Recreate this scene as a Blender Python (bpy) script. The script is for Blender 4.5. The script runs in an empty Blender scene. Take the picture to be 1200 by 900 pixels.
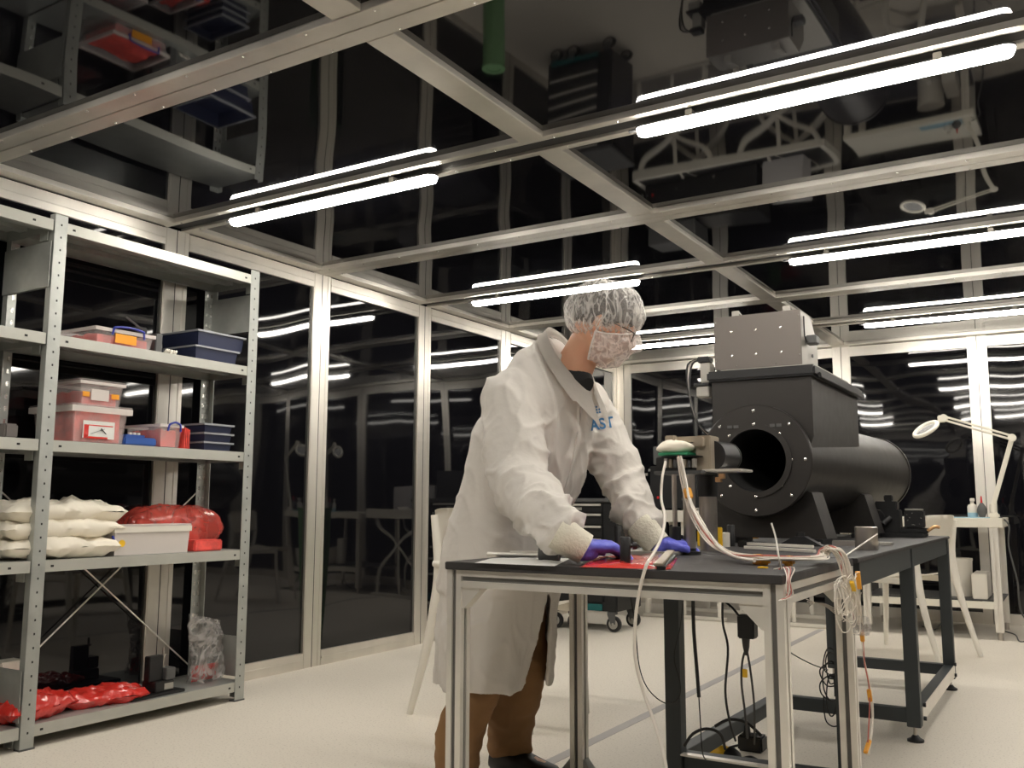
import bpy, bmesh, math, random
from mathutils import Vector, Matrix, noise, Euler
random.seed(7)
SC = bpy.context.scene
COL = SC.collection
pi = math.pi

# ------------------------------------------------------------------ camera, world, exposure
F_PX = 1079.4
YAW, PITCH, ROLL = -0.5455, 0.12956, 0.00234
CAM = Vector((3.64, 0.0, 0.888))
def cam_axes():
    cy, sy, cp, sp = math.cos(YAW), math.sin(YAW), math.cos(PITCH), math.sin(PITCH)
    f = Vector((sy*cp, cy*cp, sp)); r = Vector((cy, -sy, 0)); u = r.cross(f)
    cr, sr = math.cos(ROLL), math.sin(ROLL)
    return r*cr + u*sr, u*cr - r*sr, f
CR, CU, CF = cam_axes()
cd = bpy.data.cameras.new('camera')
cam = bpy.data.objects.new('camera', cd); COL.objects.link(cam)
cd.sensor_width = 36.0; cd.lens = 36.0*F_PX/1200.0; cd.clip_start = 0.02; cd.clip_end = 60
m3 = Matrix((CR, CU, -CF)).transposed().to_4x4(); m3.translation = CAM
cam.matrix_world = m3
SC.camera = cam
w = bpy.data.worlds.new('world'); SC.world = w; w.use_nodes = True
w.node_tree.nodes['Background'].inputs[0].default_value = (0.02, 0.019, 0.018, 1)
w.node_tree.nodes['Background'].inputs[1].default_value = 0.3
SC.view_settings.view_transform = 'Standard'; SC.view_settings.look = 'None'
SC.view_settings.gamma = 1.0; SC.view_settings.use_curve_mapping = False
SC.view_settings.exposure = 0.12
LAMP_STRENGTH = 62.0

def P(px, py, x=None, y=None, z=None):
    """world point seen at pixel (px,py) of the 1200x900 frame that lies on a given real plane"""
    d = CR*((px-600)/F_PX) + CU*(-(py-450)/F_PX) + CF
    if x is not None: t = (x-CAM.x)/d.x
    elif y is not None: t = (y-CAM.y)/d.y
    else: t = (z-CAM.z)/d.z
    return CAM + d*t

# ------------------------------------------------------------------ materials
def new_mat(name):
    m = bpy.data.materials.new(name); m.use_nodes = True
    return m, m.node_tree.nodes, m.node_tree.links, m.node_tree.nodes['Principled BSDF']
def pbr(name, col, rough=0.5, metal=0.0, var=0.0, vscale=8.0, bump=0.0, bscale=40.0, coat=0.0, ior=1.5, alpha=1.0,
        trans=0.0, stretch=(1,1,1), emit=None, sss=0.0, spec=None):
    m, n, l, b = new_mat(name)
    b.inputs['Base Color'].default_value = (*col, 1); b.inputs['Roughness'].default_value = rough
    b.inputs['Metallic'].default_value = metal; b.inputs['IOR'].default_value = ior
    b.inputs['Coat Weight'].default_value = coat; b.inputs['Alpha'].default_value = alpha
    b.inputs['Transmission Weight'].default_value = trans
    if spec is not None: b.inputs['Specular IOR Level'].default_value = spec
    if sss: b.inputs['Subsurface Weight'].default_value = sss; b.inputs['Subsurface Scale'].default_value = .01
    if emit: b.inputs['Emission Color'].default_value = (*emit[0], 1); b.inputs['Emission Strength'].default_value = emit[1]
    tc = n.new('ShaderNodeTexCoord'); mp = n.new('ShaderNodeMapping'); mp.inputs['Scale'].default_value = stretch
    l.new(tc.outputs['Object'], mp.inputs['Vector'])
    if var:
        t = n.new('ShaderNodeTexNoise'); t.inputs['Scale'].default_value = vscale; t.inputs['Detail'].default_value = 4
        l.new(mp.outputs[0], t.inputs['Vector'])
        mr = n.new('ShaderNodeMapRange'); mr.inputs[1].default_value = .3; mr.inputs[2].default_value = .7
        mr.inputs[3].default_value = 1-var; mr.inputs[4].default_value = 1+var
        l.new(t.outputs['Fac'], mr.inputs[0])
        mx = n.new('ShaderNodeVectorMath'); mx.operation = 'SCALE'; mx.inputs[0].default_value = col
        l.new(mr.outputs[0], mx.inputs['Scale']); l.new(mx.outputs[0], b.inputs['Base Color'])
        mr2 = n.new('ShaderNodeMapRange'); mr2.inputs[1].default_value = .3; mr2.inputs[2].default_value = .7
        mr2.inputs[3].default_value = max(.02, rough*(1-var)); mr2.inputs[4].default_value = min(1, rough*(1+var))
        l.new(t.outputs['Fac'], mr2.inputs[0]); l.new(mr2.outputs[0], b.inputs['Roughness'])
    if bump:
        t2 = n.new('ShaderNodeTexNoise'); t2.inputs['Scale'].default_value = bscale; t2.inputs['Detail'].default_value = 3
        l.new(mp.outputs[0], t2.inputs['Vector'])
        bp = n.new('ShaderNodeBump'); bp.inputs['Strength'].default_value = bump; bp.inputs['Distance'].default_value = .01
        l.new(t2.outputs['Fac'], bp.inputs['Height']); l.new(bp.outputs[0], b.inputs['Normal'])
    return m
def sheer(name, col, amin, amax, scale=30.0, rough=.45, stretch=(1,1,1), bump=.5):
    """thin sheer film / non-woven: opacity follows the crumples"""
    m, n, l, b = new_mat(name)
    b.inputs['Base Color'].default_value = (*col, 1); b.inputs['Roughness'].default_value = rough
    tc = n.new('ShaderNodeTexCoord'); mp = n.new('ShaderNodeMapping'); mp.inputs['Scale'].default_value = stretch
    l.new(tc.outputs['Object'], mp.inputs['Vector'])
    t = n.new('ShaderNodeTexNoise'); t.inputs['Scale'].default_value = scale; t.inputs['Detail'].default_value = 5
    t.inputs['Distortion'].default_value = .8
    l.new(mp.outputs[0], t.inputs['Vector'])
    a = n.new('ShaderNodeMath'); a.operation = 'SUBTRACT'; a.inputs[1].default_value = .5; l.new(t.outputs['Fac'], a.inputs[0])
    c = n.new('ShaderNodeMath'); c.operation = 'ABSOLUTE'; l.new(a.outputs[0], c.inputs[0])
    mr = n.new('ShaderNodeMapRange'); mr.inputs[1].default_value = 0; mr.inputs[2].default_value = .09
    mr.inputs[3].default_value = amax; mr.inputs[4].default_value = amin
    l.new(c.outputs[0], mr.inputs[0]); l.new(mr.outputs[0], b.inputs['Alpha'])
    bp = n.new('ShaderNodeBump'); bp.inputs['Strength'].default_value = bump; bp.inputs['Distance'].default_value = .01
    l.new(t.outputs['Fac'], bp.inputs['Height']); l.new(bp.outputs[0], b.inputs['Normal'])
    return m

M = {}
M['floor'] = pbr('floor_vinyl', (.60, .535, .455), .52, var=.05, vscale=220, bump=.04, bscale=300)
def speckle():
    m = M['floor']; n = m.node_tree.nodes; l = m.node_tree.links; b = n['Principled BSDF']
    tc = n.new('ShaderNodeTexCoord'); t = n.new('ShaderNodeTexNoise'); t.inputs['Scale'].default_value = 120; t.inputs['Detail'].default_value = 2
    l.new(tc.outputs['Object'], t.inputs['Vector'])
    r = n.new('ShaderNodeValToRGB'); r.color_ramp.elements[0].position = .30; r.color_ramp.elements[1].position = .42
    r.color_ramp.elements[0].color = (.55, .495, .42, 1); r.color_ramp.elements[1].color = (.76, .70, .605, 1)
    l.new(t.outputs['Fac'], r.inputs[0]); l.new(r.outputs[0], b.inputs['Base Color'])
speckle()
M['panel'] = pbr('black_gloss_panel', (.0045, .0045, .006), .035, ior=1.5)
M['panel_back'] = pbr('panel_backing', (.01, .01, .012), .5)
M['alu'] = pbr('brushed_aluminium', (.73, .695, .635), .36, .82, var=.10, vscale=5, bump=.05, bscale=60, stretch=(1,1,.15))
M['alu2'] = pbr('table_profile_aluminium', (.86, .825, .76), .36, .6, var=.04, vscale=9)
M['seam'] = pbr('dark_seam', (.015, .014, .013), .6)
M['zinc'] = pbr('galvanised_steel', (.45, .465, .44), .46, .62, var=.10, vscale=14, bump=.06, bscale=50)
M['zincpaint'] = pbr('shelf_front_steel', (.50, .50, .455), .48, .40, var=.04, vscale=10)
M['hole'] = pbr('punched_hole', (.02, .02, .02), .8)
M['tape'] = pbr('grey_floor_strip', (.44, .415, .40), .5)
M['lens'] = pbr('lamp_diffuser', (1, 1, 1), .5, emit=((1, .945, .855), LAMP_STRENGTH))
M['lampbody'] = pbr('lamp_housing', (.06, .06, .06), .4)
M['black'] = pbr('black_anodised', (.012, .012, .013), .42)
M['tubeblack'] = pbr('satin_black_metal', (.030, .027, .025), .38, .25, var=.05, vscale=20)
M['bore'] = pbr('matt_black_bore', (.004, .004, .004), .95)
M['greybox'] = pbr('grey_anodised_box', (.17, .15, .135), .5, .3)
M['palebox'] = pbr('pale_metal_side', (.42, .40, .36), .45, .4)
M['screw'] = pbr('bright_screw', (.8, .78, .74), .25, .9)
M['darkframe'] = pbr('dark_grey_frame', (.045, .052, .055), .5, .1)
M['benchtop'] = pbr('black_bench_top', (.035, .032, .032), .55, var=.08, vscale=30)
M['whiteplastic'] = pbr('white_plastic', (.78, .74, .66), .42)
M['cream'] = pbr('cream_paint', (.80, .76, .66), .45)
M['coat'] = pbr('white_lab_coat_cloth', (.70, .66, .61), .75, bump=.25, bscale=26, sss=.0)
M['cuff'] = pbr('knitted_cuff', (.78, .74, .62), .85, bump=.4, bscale=120)
M['skin'] = pbr('skin', (.62, .33, .21), .5, var=.05, vscale=12, sss=.15)
M['hair'] = pbr('dark_hair', (.035, .024, .02), .7, bump=.6, bscale=90)
M['trouser'] = pbr('brown_cotton', (.27, .145, .06), .85, var=.08, vscale=10, bump=.3, bscale=22)
M['shirt'] = pbr('black_shirt', (.012, .012, .014), .8)
M['shoe'] = pbr('black_shoe', (.015, .014, .014), .45)
M['glove'] = pbr('violet_nitrile', (.14, .155, .74), .38, bump=.5, bscale=45)
M['net'] = sheer('sheer_hair_net', (.90, .86, .82), .20, .66, 44, .6, (1, 1, .38), .6)
M['mask'] = sheer('sheer_beard_mask', (.90, .84, .80), .36, .78, 36, .6, (1, 1, .7), .6)
M['netband'] = pbr('net_elastic', (.85, .80, .76), .8, bump=.8, bscale=90)
M['lensglass'] = pbr('spectacle_glass', (1, 1, 1), .02, alpha=.2)
M['bluelogo'] = pbr('blue_print', (.05, .20, .42), .7)
M['clear'] = sheer('milky_clear_plastic', (.88, .82, .80), .18, .25, 6, .25, bump=.02)
M['cleargrey'] = sheer('frosted_grey_plastic', (.55, .53, .54), .35, .5, 6, .25, bump=.02)
M['rim'] = pbr('milky_lid', (.84, .78, .74), .35, alpha=.72)
M['red'] = pbr('red_film', (.66, .035, .025), .22, bump=.7, bscale=24, coat=.4)
M['redsoft'] = pbr('salmon_red_foam', (.85, .10, .08), .55, var=.25, vscale=30)
M['pinkfilm'] = sheer('red_antistatic_film', (.80, .12, .09), .50, .72, 7, .14, bump=.35)
M['foil'] = sheer('shiny_clear_bag', (.55, .52, .50), .10, .60, 9, .06, bump=1.0)
M['blue'] = pbr('blue_plastic', (.03, .10, .38), .35)
M['handleblue'] = pbr('blue_handle', (.03, .05, .36), .4)
M['navy'] = pbr('navy_tray', (.020, .026, .065), .4)
M['navyedge'] = pbr('tray_rim', (.30, .31, .34), .4)
M['orange'] = pbr('orange_tape', (.90, .36, .01), .5)
M['yellow'] = pbr('yellow_plastic', (.90, .55, .02), .5)
M['foam'] = pbr('cream_foam_wrap', (.85, .79, .67), .8, bump=.3, bscale=14)
M['paper'] = pbr('white_paper', (.80, .79, .76), .7, bump=.3, bscale=20)
M['pcb'] = pbr('green_circuit_board', (.03, .28, .13), .5)
M['beige'] = pbr('beige_anodised', (.42, .36, .28), .45, .4)
M['brass'] = pbr('brass_fitting', (.6, .36, .18), .35, .8)
M['steel'] = pbr('polished_steel', (.50, .46, .42), .30, .9)
M['wire'] = pbr('white_wire', (.80, .74, .66), .45)
M['wirered'] = pbr('red_wire', (.55, .15, .12), .5)
M['kapton'] = pbr('amber_tape', (.80, .36, .03), .4)
M['blackcable'] = pbr('black_cable', (.012, .012, .012), .5)
M['plugyellow'] = pbr('yellow_plug', (.80, .48, .02), .5)
M['greydark'] = pbr('dark_grey_plastic', (.09, .09, .09), .5)
M['teal'] = pbr('teal_plastic', (.01, .12, .12), .5)
M['green'] = pbr('pale_green_roll', (.22, .42, .20), .6)
M['bluegrey'] = pbr('pale_blue_liquid', (.35, .55, .65), .4)
M['tipred'] = pbr('red_tip', (.7, .02, .02), .4)
M['bin'] = pbr('grey_brown_bin', (.16, .14, .13), .5)
M['ctrl'] = pbr('lilac_box', (.5, .48, .48), .5)

# ------------------------------------------------------------------ geometry helpers
class G:
    def __init__(s): s.bm = bmesh.new(); s.smooth = []
    def _add(s, tmp, mat=None):
        if mat is not None: bmesh.ops.transform(tmp, matrix=mat, verts=tmp.verts)
        me = bpy.data.meshes.new('t'); tmp.to_mesh(me); tmp.free(); s.bm.from_mesh(me); bpy.data.meshes.remove(me); return s
    def box(s, a, b, bevel=0.0, rz=0.0, piv=None, mat=None):
        t = bmesh.new(); bmesh.ops.create_cube(t, size=1)
        a = Vector(a); b = Vector(b); c = (a+b)/2; d = b-a
        for v in t.verts: v.co = Vector((v.co.x*abs(d.x), v.co.y*abs(d.y), v.co.z*abs(d.z)))
        if bevel: bmesh.ops.bevel(t, geom=list(t.edges), offset=bevel, segments=2, affect='EDGES', clamp_overlap=True)
        mm = Matrix.Translation(c)
        if rz:
            p = Vector(piv) if piv is not None else c
            mm = Matrix.Translation(p) @ Matrix.Rotation(rz, 4, 'Z') @ Matrix.Translation(c-p)
        if mat is not None: mm = mat @ mm
        return s._add(t, mm)
    def bar(s, p, q, w, h, up=(0, 0, 1), bevel=0.0):
        p = Vector(p); q = Vector(q); d = (q-p); L = d.length; d.normalize(); up = Vector(up)
        x = up.cross(d)
        if x.length < 1e-4: x = Vector((1, 0, 0)).cross(d)
        x.normalize(); z = d.cross(x)
        mm = Matrix((x, d, z)).transposed().to_4x4(); mm.translation = (p+q)/2
        t = bmesh.new(); bmesh.ops.create_cube(t, size=1)
        for v in t.verts: v.co = Vector((v.co.x*w, v.co.y*L, v.co.z*h))
        if bevel: bmesh.ops.bevel(t, geom=list(t.edges), offset=bevel, segments=2, affect='EDGES', clamp_overlap=True)
        return s._add(t, mm)
    def rings(s, rings, caps=True, closed=True):
        vs = [[s.bm.verts.new(c) for c in r] for r in rings]
        n = len(vs[0])
        for a, b in zip(vs, vs[1:]):
            for i in range(n if closed else n-1):
                j = (i+1) % n
                try: s.bm.faces.new((a[i], a[j], b[j], b[i]))
                except ValueError: pass
        if caps:
            for r in (vs[0][::-1], vs[-1]):
                try: s.bm.faces.new(r)
                except ValueError: pass
        return s
    def cyl(s, p, q, r, r2=None, n=20, caps=True):
        p = Vector(p); q = Vector(q); d = (q-p).normalized(); r2 = r if r2 is None else r2
        x = d.orthogonal().normalized(); y = d.cross(x)
        f = lambda c, rr: [c + (x*math.cos(2*pi*i/n)+y*math.sin(2*pi*i/n))*rr for i in range(n)]
        return s.rings([f(p, r), f(q, r2)], caps)
    def tube(s, pts, r, n=8, caps=True, sm=0, flat=1.0):
        pts = [Vector(p) for p in pts]
        rr = r if isinstance(r, (list, tuple)) else [r]*len(pts)
        if sm: pts, rr = catmull(pts, rr, sm)
        t0 = (pts[1]-pts[0]).normalized(); x = t0.orthogonal().normalized(); out = []
        for i, p in enumerate(pts):
            t = (pts[min(i+1, len(pts)-1)]-pts[max(i-1, 0)])
            if t.length < 1e-9: t = t0
            t = t.normalized(); x = (x-t*x.dot(t))
            if x.length < 1e-6: x = t.orthogonal()
            x.normalize(); y = t.cross(x)
            out.append([p+(x*math.cos(2*pi*k/n)+y*flat*math.sin(2*pi*k/n))*rr[i] for k in range(n)])
        return s.rings(out, caps)
    def lathe(s, c, prof, n=32, axis=(0, 0, 1), caps=True):
        c = Vector(c); ax = Vector(axis).normalized(); x = ax.orthogonal().normalized(); y = ax.cross(x)
        out = [[c+ax*h+(x*math.cos(2*pi*i/n)+y*math.sin(2*pi*i/n))*max(r, 1e-4) for i in range(n)] for r, h in prof]
        return s.rings(out, caps)
    def annulus(s, c, axis, r0, r1, t, n=48):
        c = Vector(c); ax = Vector(axis).normalized(); x = ax.orthogonal().normalized(); y = ax.cross(x)
        out = [[c+ax*h+(x*math.cos(2*pi*i/n)+y*math.sin(2*pi*i/n))*r for i in range(n)] for r, h in ((r0, 0), (r1, 0), (r1, t), (r0, t), (r0, 0))]
        return s.rings(out, False)
    def prism(s, poly, d):
        d = Vector(d); a = [Vector(p) for p in poly]
        return s.rings([a, [p+d for p in a]], True)
    def grid(s, f, nu, nv, t=None):
        vs = [[s.bm.verts.new(f(i/nu, j/nv)) for j in range(nv+1)] for i in range(nu+1)]
        fs = []
        for i in range(nu):
            for j in range(nv): fs.append(s.bm.faces.new((vs[i][j], vs[i+1][j], vs[i+1][j+1], vs[i][j+1])))
        if t: bmesh.ops.solidify(s.bm, geom=fs, thickness=t)
        return s
    def make(s, name, mat, parent=None, smooth=None, origin=None):
        bm = s.bm
        bmesh.ops.recalc_face_normals(bm, faces=bm.faces)
        me = bpy.data.meshes.new(name)
        if smooth: 
            for f in bm.faces: f.smooth = True
            for e in bm.edges:
                if len(e.link_faces) == 2 and e.calc_face_angle(0) > math.radians(smooth): e.smooth = False
        inv = Matrix.Identity(4); loc = Vector((0, 0, 0))
        if parent is not None: inv = WM[parent.name].inverted()
        else:
            if origin is None:
                xs = [v.co for v in bm.verts]
                loc = Vector((sum(c.x for c in xs)/len(xs), sum(c.y for c in xs)/len(xs), min(c.z for c in xs)))
            else: loc = Vector(origin)
            inv = Matrix.Translation(-loc)
        bmesh.ops.transform(bm, matrix=inv, verts=bm.verts)
        bm.to_mesh(me); bm.free()
        if mat is not None: me.materials.append(M[mat] if isinstance(mat, str) else mat)
        o = bpy.data.objects.new(name, me); COL.objects.link(o); o.location = loc
        if parent is not None: o.parent = parent; WM[o.name] = WM[parent.name].copy()
        else: WM[o.name] = Matrix.Translation(loc)
        return o
WM = {}
def catmull(pts, rr, k):
    out, ro = [], []; n = len(pts)
    for i in range(n-1):
        p0, p1, p2, p3 = pts[max(i-1, 0)], pts[i], pts[i+1], pts[min(i+2, n-1)]
        for j in range(k):
            t = j/k
            out.append(.5*((2*p1)+(p2-p0)*t+(2*p0-5*p1+4*p2-p3)*t*t+(3*p1-p0-3*p2+p3)*t*t*t)); ro.append(rr[i]*(1-t)+rr[i+1]*t)
    out.append(pts[-1]); ro.append(rr[-1]); return out, ro
def tag(o, label=None, cat=None, group=None, kind=None):
    if label: o['label'] = label
    if cat: o['category'] = cat
    if group: o['group'] = group
    if kind: o['kind'] = kind
    return o
def empty(name, loc, rz=0.0, **kw):
    o = bpy.data.objects.new(name, None); COL.objects.link(o); o.location = loc; o.rotation_euler = (0, 0, rz)
    o.empty_display_size = .1
    WM[o.name] = Matrix.Translation(Vector(loc)) @ Matrix.Rotation(rz, 4, 'Z')
    return tag(o, **kw)
def kids(o): return [c for c in bpy.data.objects if c.parent == o]
def copy_tree(o, parent=None, delta=None):
    c = o.copy(); COL.objects.link(c)
    if parent is not None: c.parent = parent
    elif delta is not None: c.location = o.location + Vector(delta)
    WM[c.name] = WM[o.name].copy() if delta is None else Matrix.Translation(Vector(delta)) @ WM[o.name]
    for ch in kids(o): copy_tree(ch, c)
    return c
def simple(g, name, mat, label, cat, group=None, smooth=None):
    return tag(g.make(name, mat, None, smooth), label, cat, group)
def kid(parent, name, mat, g, smooth=None, label=None, kind=None):
    return tag(g.make(name, mat, parent, smooth), label, None, None, kind)

# ------------------------------------------------------------------ room shell
X1, Y0, Y1, H = 6.10, -2.10, 7.95, 2.2
YN = [-2.10, -1.13, -0.13, .87, 1.865, 2.865, 3.88, 4.87, 5.90, 6.92, 7.95]      # panel nodes along y
XN = [0.0, 1.02, 2.04, 3.06, 4.07, 5.09, 6.10]
g = G(); g.box((-.06, Y0-.06, -.05), (X1+.06, Y1+.06, 0)); floor = tag(g.make('floor', 'floor'), kind='structure')
g = G(); g.box((2.0, -1.5, 0.0), (2.045, 6.95, .0012)); tag(g.make('trim_1', 'tape'), 'grey strip laid along the pale speckled floor', kind='structure')

def wave(u, v, seed, a):
    e = math.sin(pi*u)*math.sin(pi*v)
    return a*(e*(.55+.9*noise.noise(Vector((u*1.1+seed*3.1, v*1.5, seed*1.7)))) + .35*e*math.sin(2*pi*(u*1.0+seed))*.6)
def wpanel(parent, name, fn, nrm, seed, a, nu=20, nv=34, mat='panel'):
    gg = G(); nrm = Vector(nrm)
    gg.grid(lambda u, v: fn(u, v)+nrm*wave(u, v, seed, a), nu, nv)
    o = gg.make(name, mat, parent, 180)
    return o

# left wall
def slab(name, a, b):
    gg = G(); gg.box(a, b); return tag(gg.make(name, 'panel_back'), kind='structure')
wl = slab('wall_left', (-.09, Y0, 0), (-.05, Y1, H+.04))
wb = slab('wall_back', (-.05, Y1+.05, 0), (X1+.05, Y1+.09, H+.04))
wr = slab('wall_right', (X1+.05, Y0, 0), (X1+.09, Y1, H+.04))
wf = slab('wall_front', (-.05, Y0-.09, 0), (X1+.05, Y0-.05, H+.04))
ce = slab('ceiling', (-.05, Y0-.05, H+.06), (X1+.05, Y1+.05, H+.10))

def post(parent, c, ax, nrm, w=.14, z0=.0, z1=H):
    """two aluminium profiles side by side with a seam; ax = along the wall, nrm = into the room"""
    c = Vector(c); ax = Vector(ax); nrm = Vector(nrm); up = Vector((0, 0, 1))
    gg = G()
    for s in (-1, 1):
        m = c+ax*s*(w/4+.001)
        gg.bar(m+up*z0-nrm*.02, m+up*z1-nrm*.02, w/2-.003 if abs(ax.x) else .045, .045 if abs(ax.x) else w/2-.003, up=ax.cross(up) if False else (nrm if abs(ax.x) else ax))
    o = gg.make('post', 'alu', parent)
    g2 = G()   # raised lips of the profiles
    for s in (-1, 1):
        m = c+ax*s*(w/2-.016)+nrm*.003
        hw = Vector((abs(ax.x)*.010+abs(nrm.x)*.002, abs(ax.y)*.010+abs(nrm.y)*.002, 0))
        g2.box(m-hw+up*z0, m+hw+up*z1, .0008)
    g2.make('post_lip', 'alu', o)
    g3 = G(); hw = Vector((abs(ax.x)*.0015+abs(nrm.x)*.002, abs(ax.y)*.0015+abs(nrm.y)*.002, 0)); m = c+nrm*.0012
    g3.box(m-hw+up*z0, m+hw+up*z1); g3.make('seam', 'seam', o)
    return o
def rail(parent, a, b, name='rail'):
    gg = G(); gg.box(a, b, .002); return gg.make(name, 'alu', parent)
# left wall parts
for i, y in enumerate(YN):
    if i in (0, len(YN)-1): y += .05 if i == 0 else -.05
    post(wl, (0, y, 0), (0, 1, 0), (1, 0, 0))
for i in range(len(YN)-1):
    a, b = YN[i]+.07, YN[i+1]-.07
    if i == 0: a += .05
    if i == len(YN)-2: b -= .05
    rail(wl, (-.02, a, H-.085), (.006, b, H-.004), 'top_rail'); rail(wl, (-.02, a, .0), (.006, b, .082), 'bottom_rail')
    rail(wl, (.0, a, H-.052), (.010, b, H-.046), 'rail_lip'); rail(wl, (.0, a, .040), (.012, b, .047), 'rail_lip')
    wpanel(wl, 'panel', lambda u, v, a=a, b=b: Vector((-.012, a+(b-a)*u, .082+(H-.167)*v)), (1, 0, 0), i+.3, .007 if i > 4 else .004)
for i in range(len(YN)-1):   # right wall
    a, b = YN[i]+.07, YN[i+1]-.07
    post(wr, (X1, YN[i]+(.05 if i == 0 else 0), 0), (0, 1, 0), (-1, 0, 0))
    rail(wr, (X1-.006, a, H-.085), (X1+.02, b, H-.004), 'top_rail'); rail(wr, (X1-.006, a, 0), (X1+.02, b, .082), 'bottom_rail')
    wpanel(wr, 'panel', lambda u, v, a=a, b=b: Vector((X1+.012, a+(b-a)*u, .082+(H-.167)*v)), (-1, 0, 0), i+5.3, .007, 12, 20)
for par, yy, nrm, sd, am in ((wb, Y1, -1, 11.2, .011), (wf, Y0, 1, 23.7, .006)):
    for i, x in enumerate(XN):
        xx = x+(.055 if i == 0 else (-.055 if i == len(XN)-1 else 0))
        post(par, (xx, yy, 0), (1, 0, 0), (0, nrm, 0), .14)
    for i in range(len(XN)-1):
        a, b = XN[i]+.07+(.055 if i == 0 else 0), XN[i+1]-.07-(.055 if i == len(XN)-2 else 0)
        y_a, y_b = sorted((yy-nrm*.02, yy+nrm*.006))
        rail(par, (a, y_a, H-.085), (b, y_b, H-.004), 'top_rail'); rail(par, (a, y_a, 0), (b, y_b, .082), 'bottom_rail')
        wpanel(par, 'panel', lambda u, v, a=a, b=b: Vector((a+(b-a)*u, yy-nrm*.012, .082+(H-.167)*v)), (0, nrm, 0), i+sd, am)
# ceiling: cross beams (along x), long beams (along y), glossy panels above them
ZP = H+.022
def cbeam(y, w=.13, kind=0):
    gg = G()
    if kind == 0:
        gg.box((0, y-w/2, H), (X1, y-.0015, H+.04), .0015); gg.box((0, y+.0015, H), (X1, y+w/2, H+.04), .0015)
        o = gg.make('cross_beam', 'alu', ce)
        g2 = G(); g2.box((0, y-.002, H+.003), (X1, y+.002, H+.04)); g2.make('seam', 'seam', o)
    else:
        gg.box((0, y-.075, H), (X1, y-.040, H+.04), .0015); gg.box((0, y+.040, H), (X1, y+.075, H+.04), .0015)
        o = gg.make('cross_beam', 'alu', ce)
        g2 = G(); g2.box((0, y-.040, H+.012), (X1, y+.040, H+.04)); g2.make('channel', 'black', o)
    g3 = G()   # rivets
    for k in range(int(X1/.25)):
        for s in (-1, 1): g3.lathe((.12+k*.25, y+s*.055, H), [(.005, 0), (.004, -.002), (.0, -.003)], 8)
    tag(g3.make('rivet', 'screw', o), kind='stuff')
for i, y in enumerate(YN):
    if i in (0, len(YN)-1):
        rail(ce, (0, y-.01 if i else y, H), (X1, y+.09 if i == 0 else y, H+.04), 'edge_beam') if i == 0 else rail(ce, (0, y-.085, H), (X1, y, H+.04), 'edge_beam')
    else: cbeam(y-.02, .135, 1 if i in (5, 7, 9) else 0)
for (xa, xb) in ((0, .085), (1.985, 2.085), (4.03, 4.13), (X1-.085, X1)):
    for i in range(len(YN)-1):
        a, b = YN[i]+.05, YN[i+1]-.09
        rail(ce, (xa, a, H+.0005), (xb, b, H+.04), 'long_beam' if .1 < xa < X1-.2 else 'edge_beam')
k = 0
for xa, xb in ((.085, 1.985), (2.085, 4.03), (4.13, X1-.085)):
    for i in range(len(YN)-1):
        a, b = YN[i]+.05, YN[i+1]-.09
        wpanel(ce, 'panel', lambda u, v, a=a, b=b, xa=xa, xb=xb: Vector((xa+(xb-xa)*u, a+(b-a)*v, ZP)), (0, 0, -1), k*1.37+40, .0045, 30, 16); k += 1

# ------------------------------------------------------------------ lamps
def stadium(cx, cy, z, L, w, n=8):
    r = w/2; out = []
    for i in range(n+1): a = -pi/2+pi*i/n; out.append(Vector((cx+L/2-r+math.cos(a)*r, cy+math.sin(a)*r, z)))
    for i in range(n+1): a = pi/2+pi*i/n; out.append(Vector((cx-L/2+r+math.cos(a)*r, cy+math.sin(a)*r, z)))
    return out
LL = 1.16
def make_lamp(cx, cy):
    t = empty('ceiling_lamp', (cx, cy, H))
    zz = H-.014
    gg = G(); gg.rings([stadium(cx, cy, zz-.034, LL-.03, .030), stadium(cx, cy, zz-.030, LL-.012, .048), stadium(cx, cy, zz-.014, LL, .062), stadium(cx, cy, zz-.010, LL, .062)])
    kid(t, 'diffuser', 'lens', gg, 40)
    gg = G(); gg.rings([stadium(cx, cy, zz-.0098, LL+.004, .066), stadium(cx, cy, zz-.003, LL+.004, .066), stadium(cx, cy, zz+.002, LL-.02, .040)])
    kid(t, 'housing', 'lampbody', gg, 40)
    for s in (-1, 1):
        gg = G(); gg.box((cx+s*.38-.012, cy-.036, zz-.012), (cx+s*.38+.012, cy+.036, zz+.012), .002); kid(t, 'clip', 'alu', gg)
    gg = G(); gg.cyl((cx-LL/2-.03, cy, zz-.006), (cx-LL/2+.005, cy, zz-.006), .006, n=10); kid(t, 'cable_gland', 'greydark', gg, 40)
    return t
lampy = [(.85, 'row just in front of the camera'), (2.845, 'nearest row in view'), (4.85, 'second row back'), (6.90, 'row nearest the back wall')]
L0 = None
for j, (yy, rn) in enumerate(lampy):
    for i, xx in enumerate((.98, 3.0, 5.05)):
        if L0 is None: L0 = o = make_lamp(xx, yy); base = (xx, yy)
        else: o = copy_tree(L0, None, (xx-base[0], yy-base[1], 0))
        side = ('left end of the', 'middle of the', 'right end of the')[i]
        if j == 1 and i == 1: lab = 'largest lit white tube lamp at the top right of the ceiling'
        elif j == 1 and i == 0: lab = 'lit white tube lamp over the steel shelving, nearest left one'
        elif j == 2 and i == 0: lab = 'lit tube lamp directly behind the hair net of the person'
        elif j == 3 and i == 0: lab = 'lit tube lamp between the face mask and the grey top box'
        elif j == 2 and i == 1: lab = 'lit tube lamp at right, second from the camera, above the magnifier'
        elif j == 3 and i == 1: lab = 'lowest lit tube lamp at right, closest to the back wall'
        else: lab = 'lit white tube lamp, %s %s' % (side, rn)
        tag(o, lab, 'ceiling lamp', 'white tube lamps under the ceiling beams')

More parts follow.
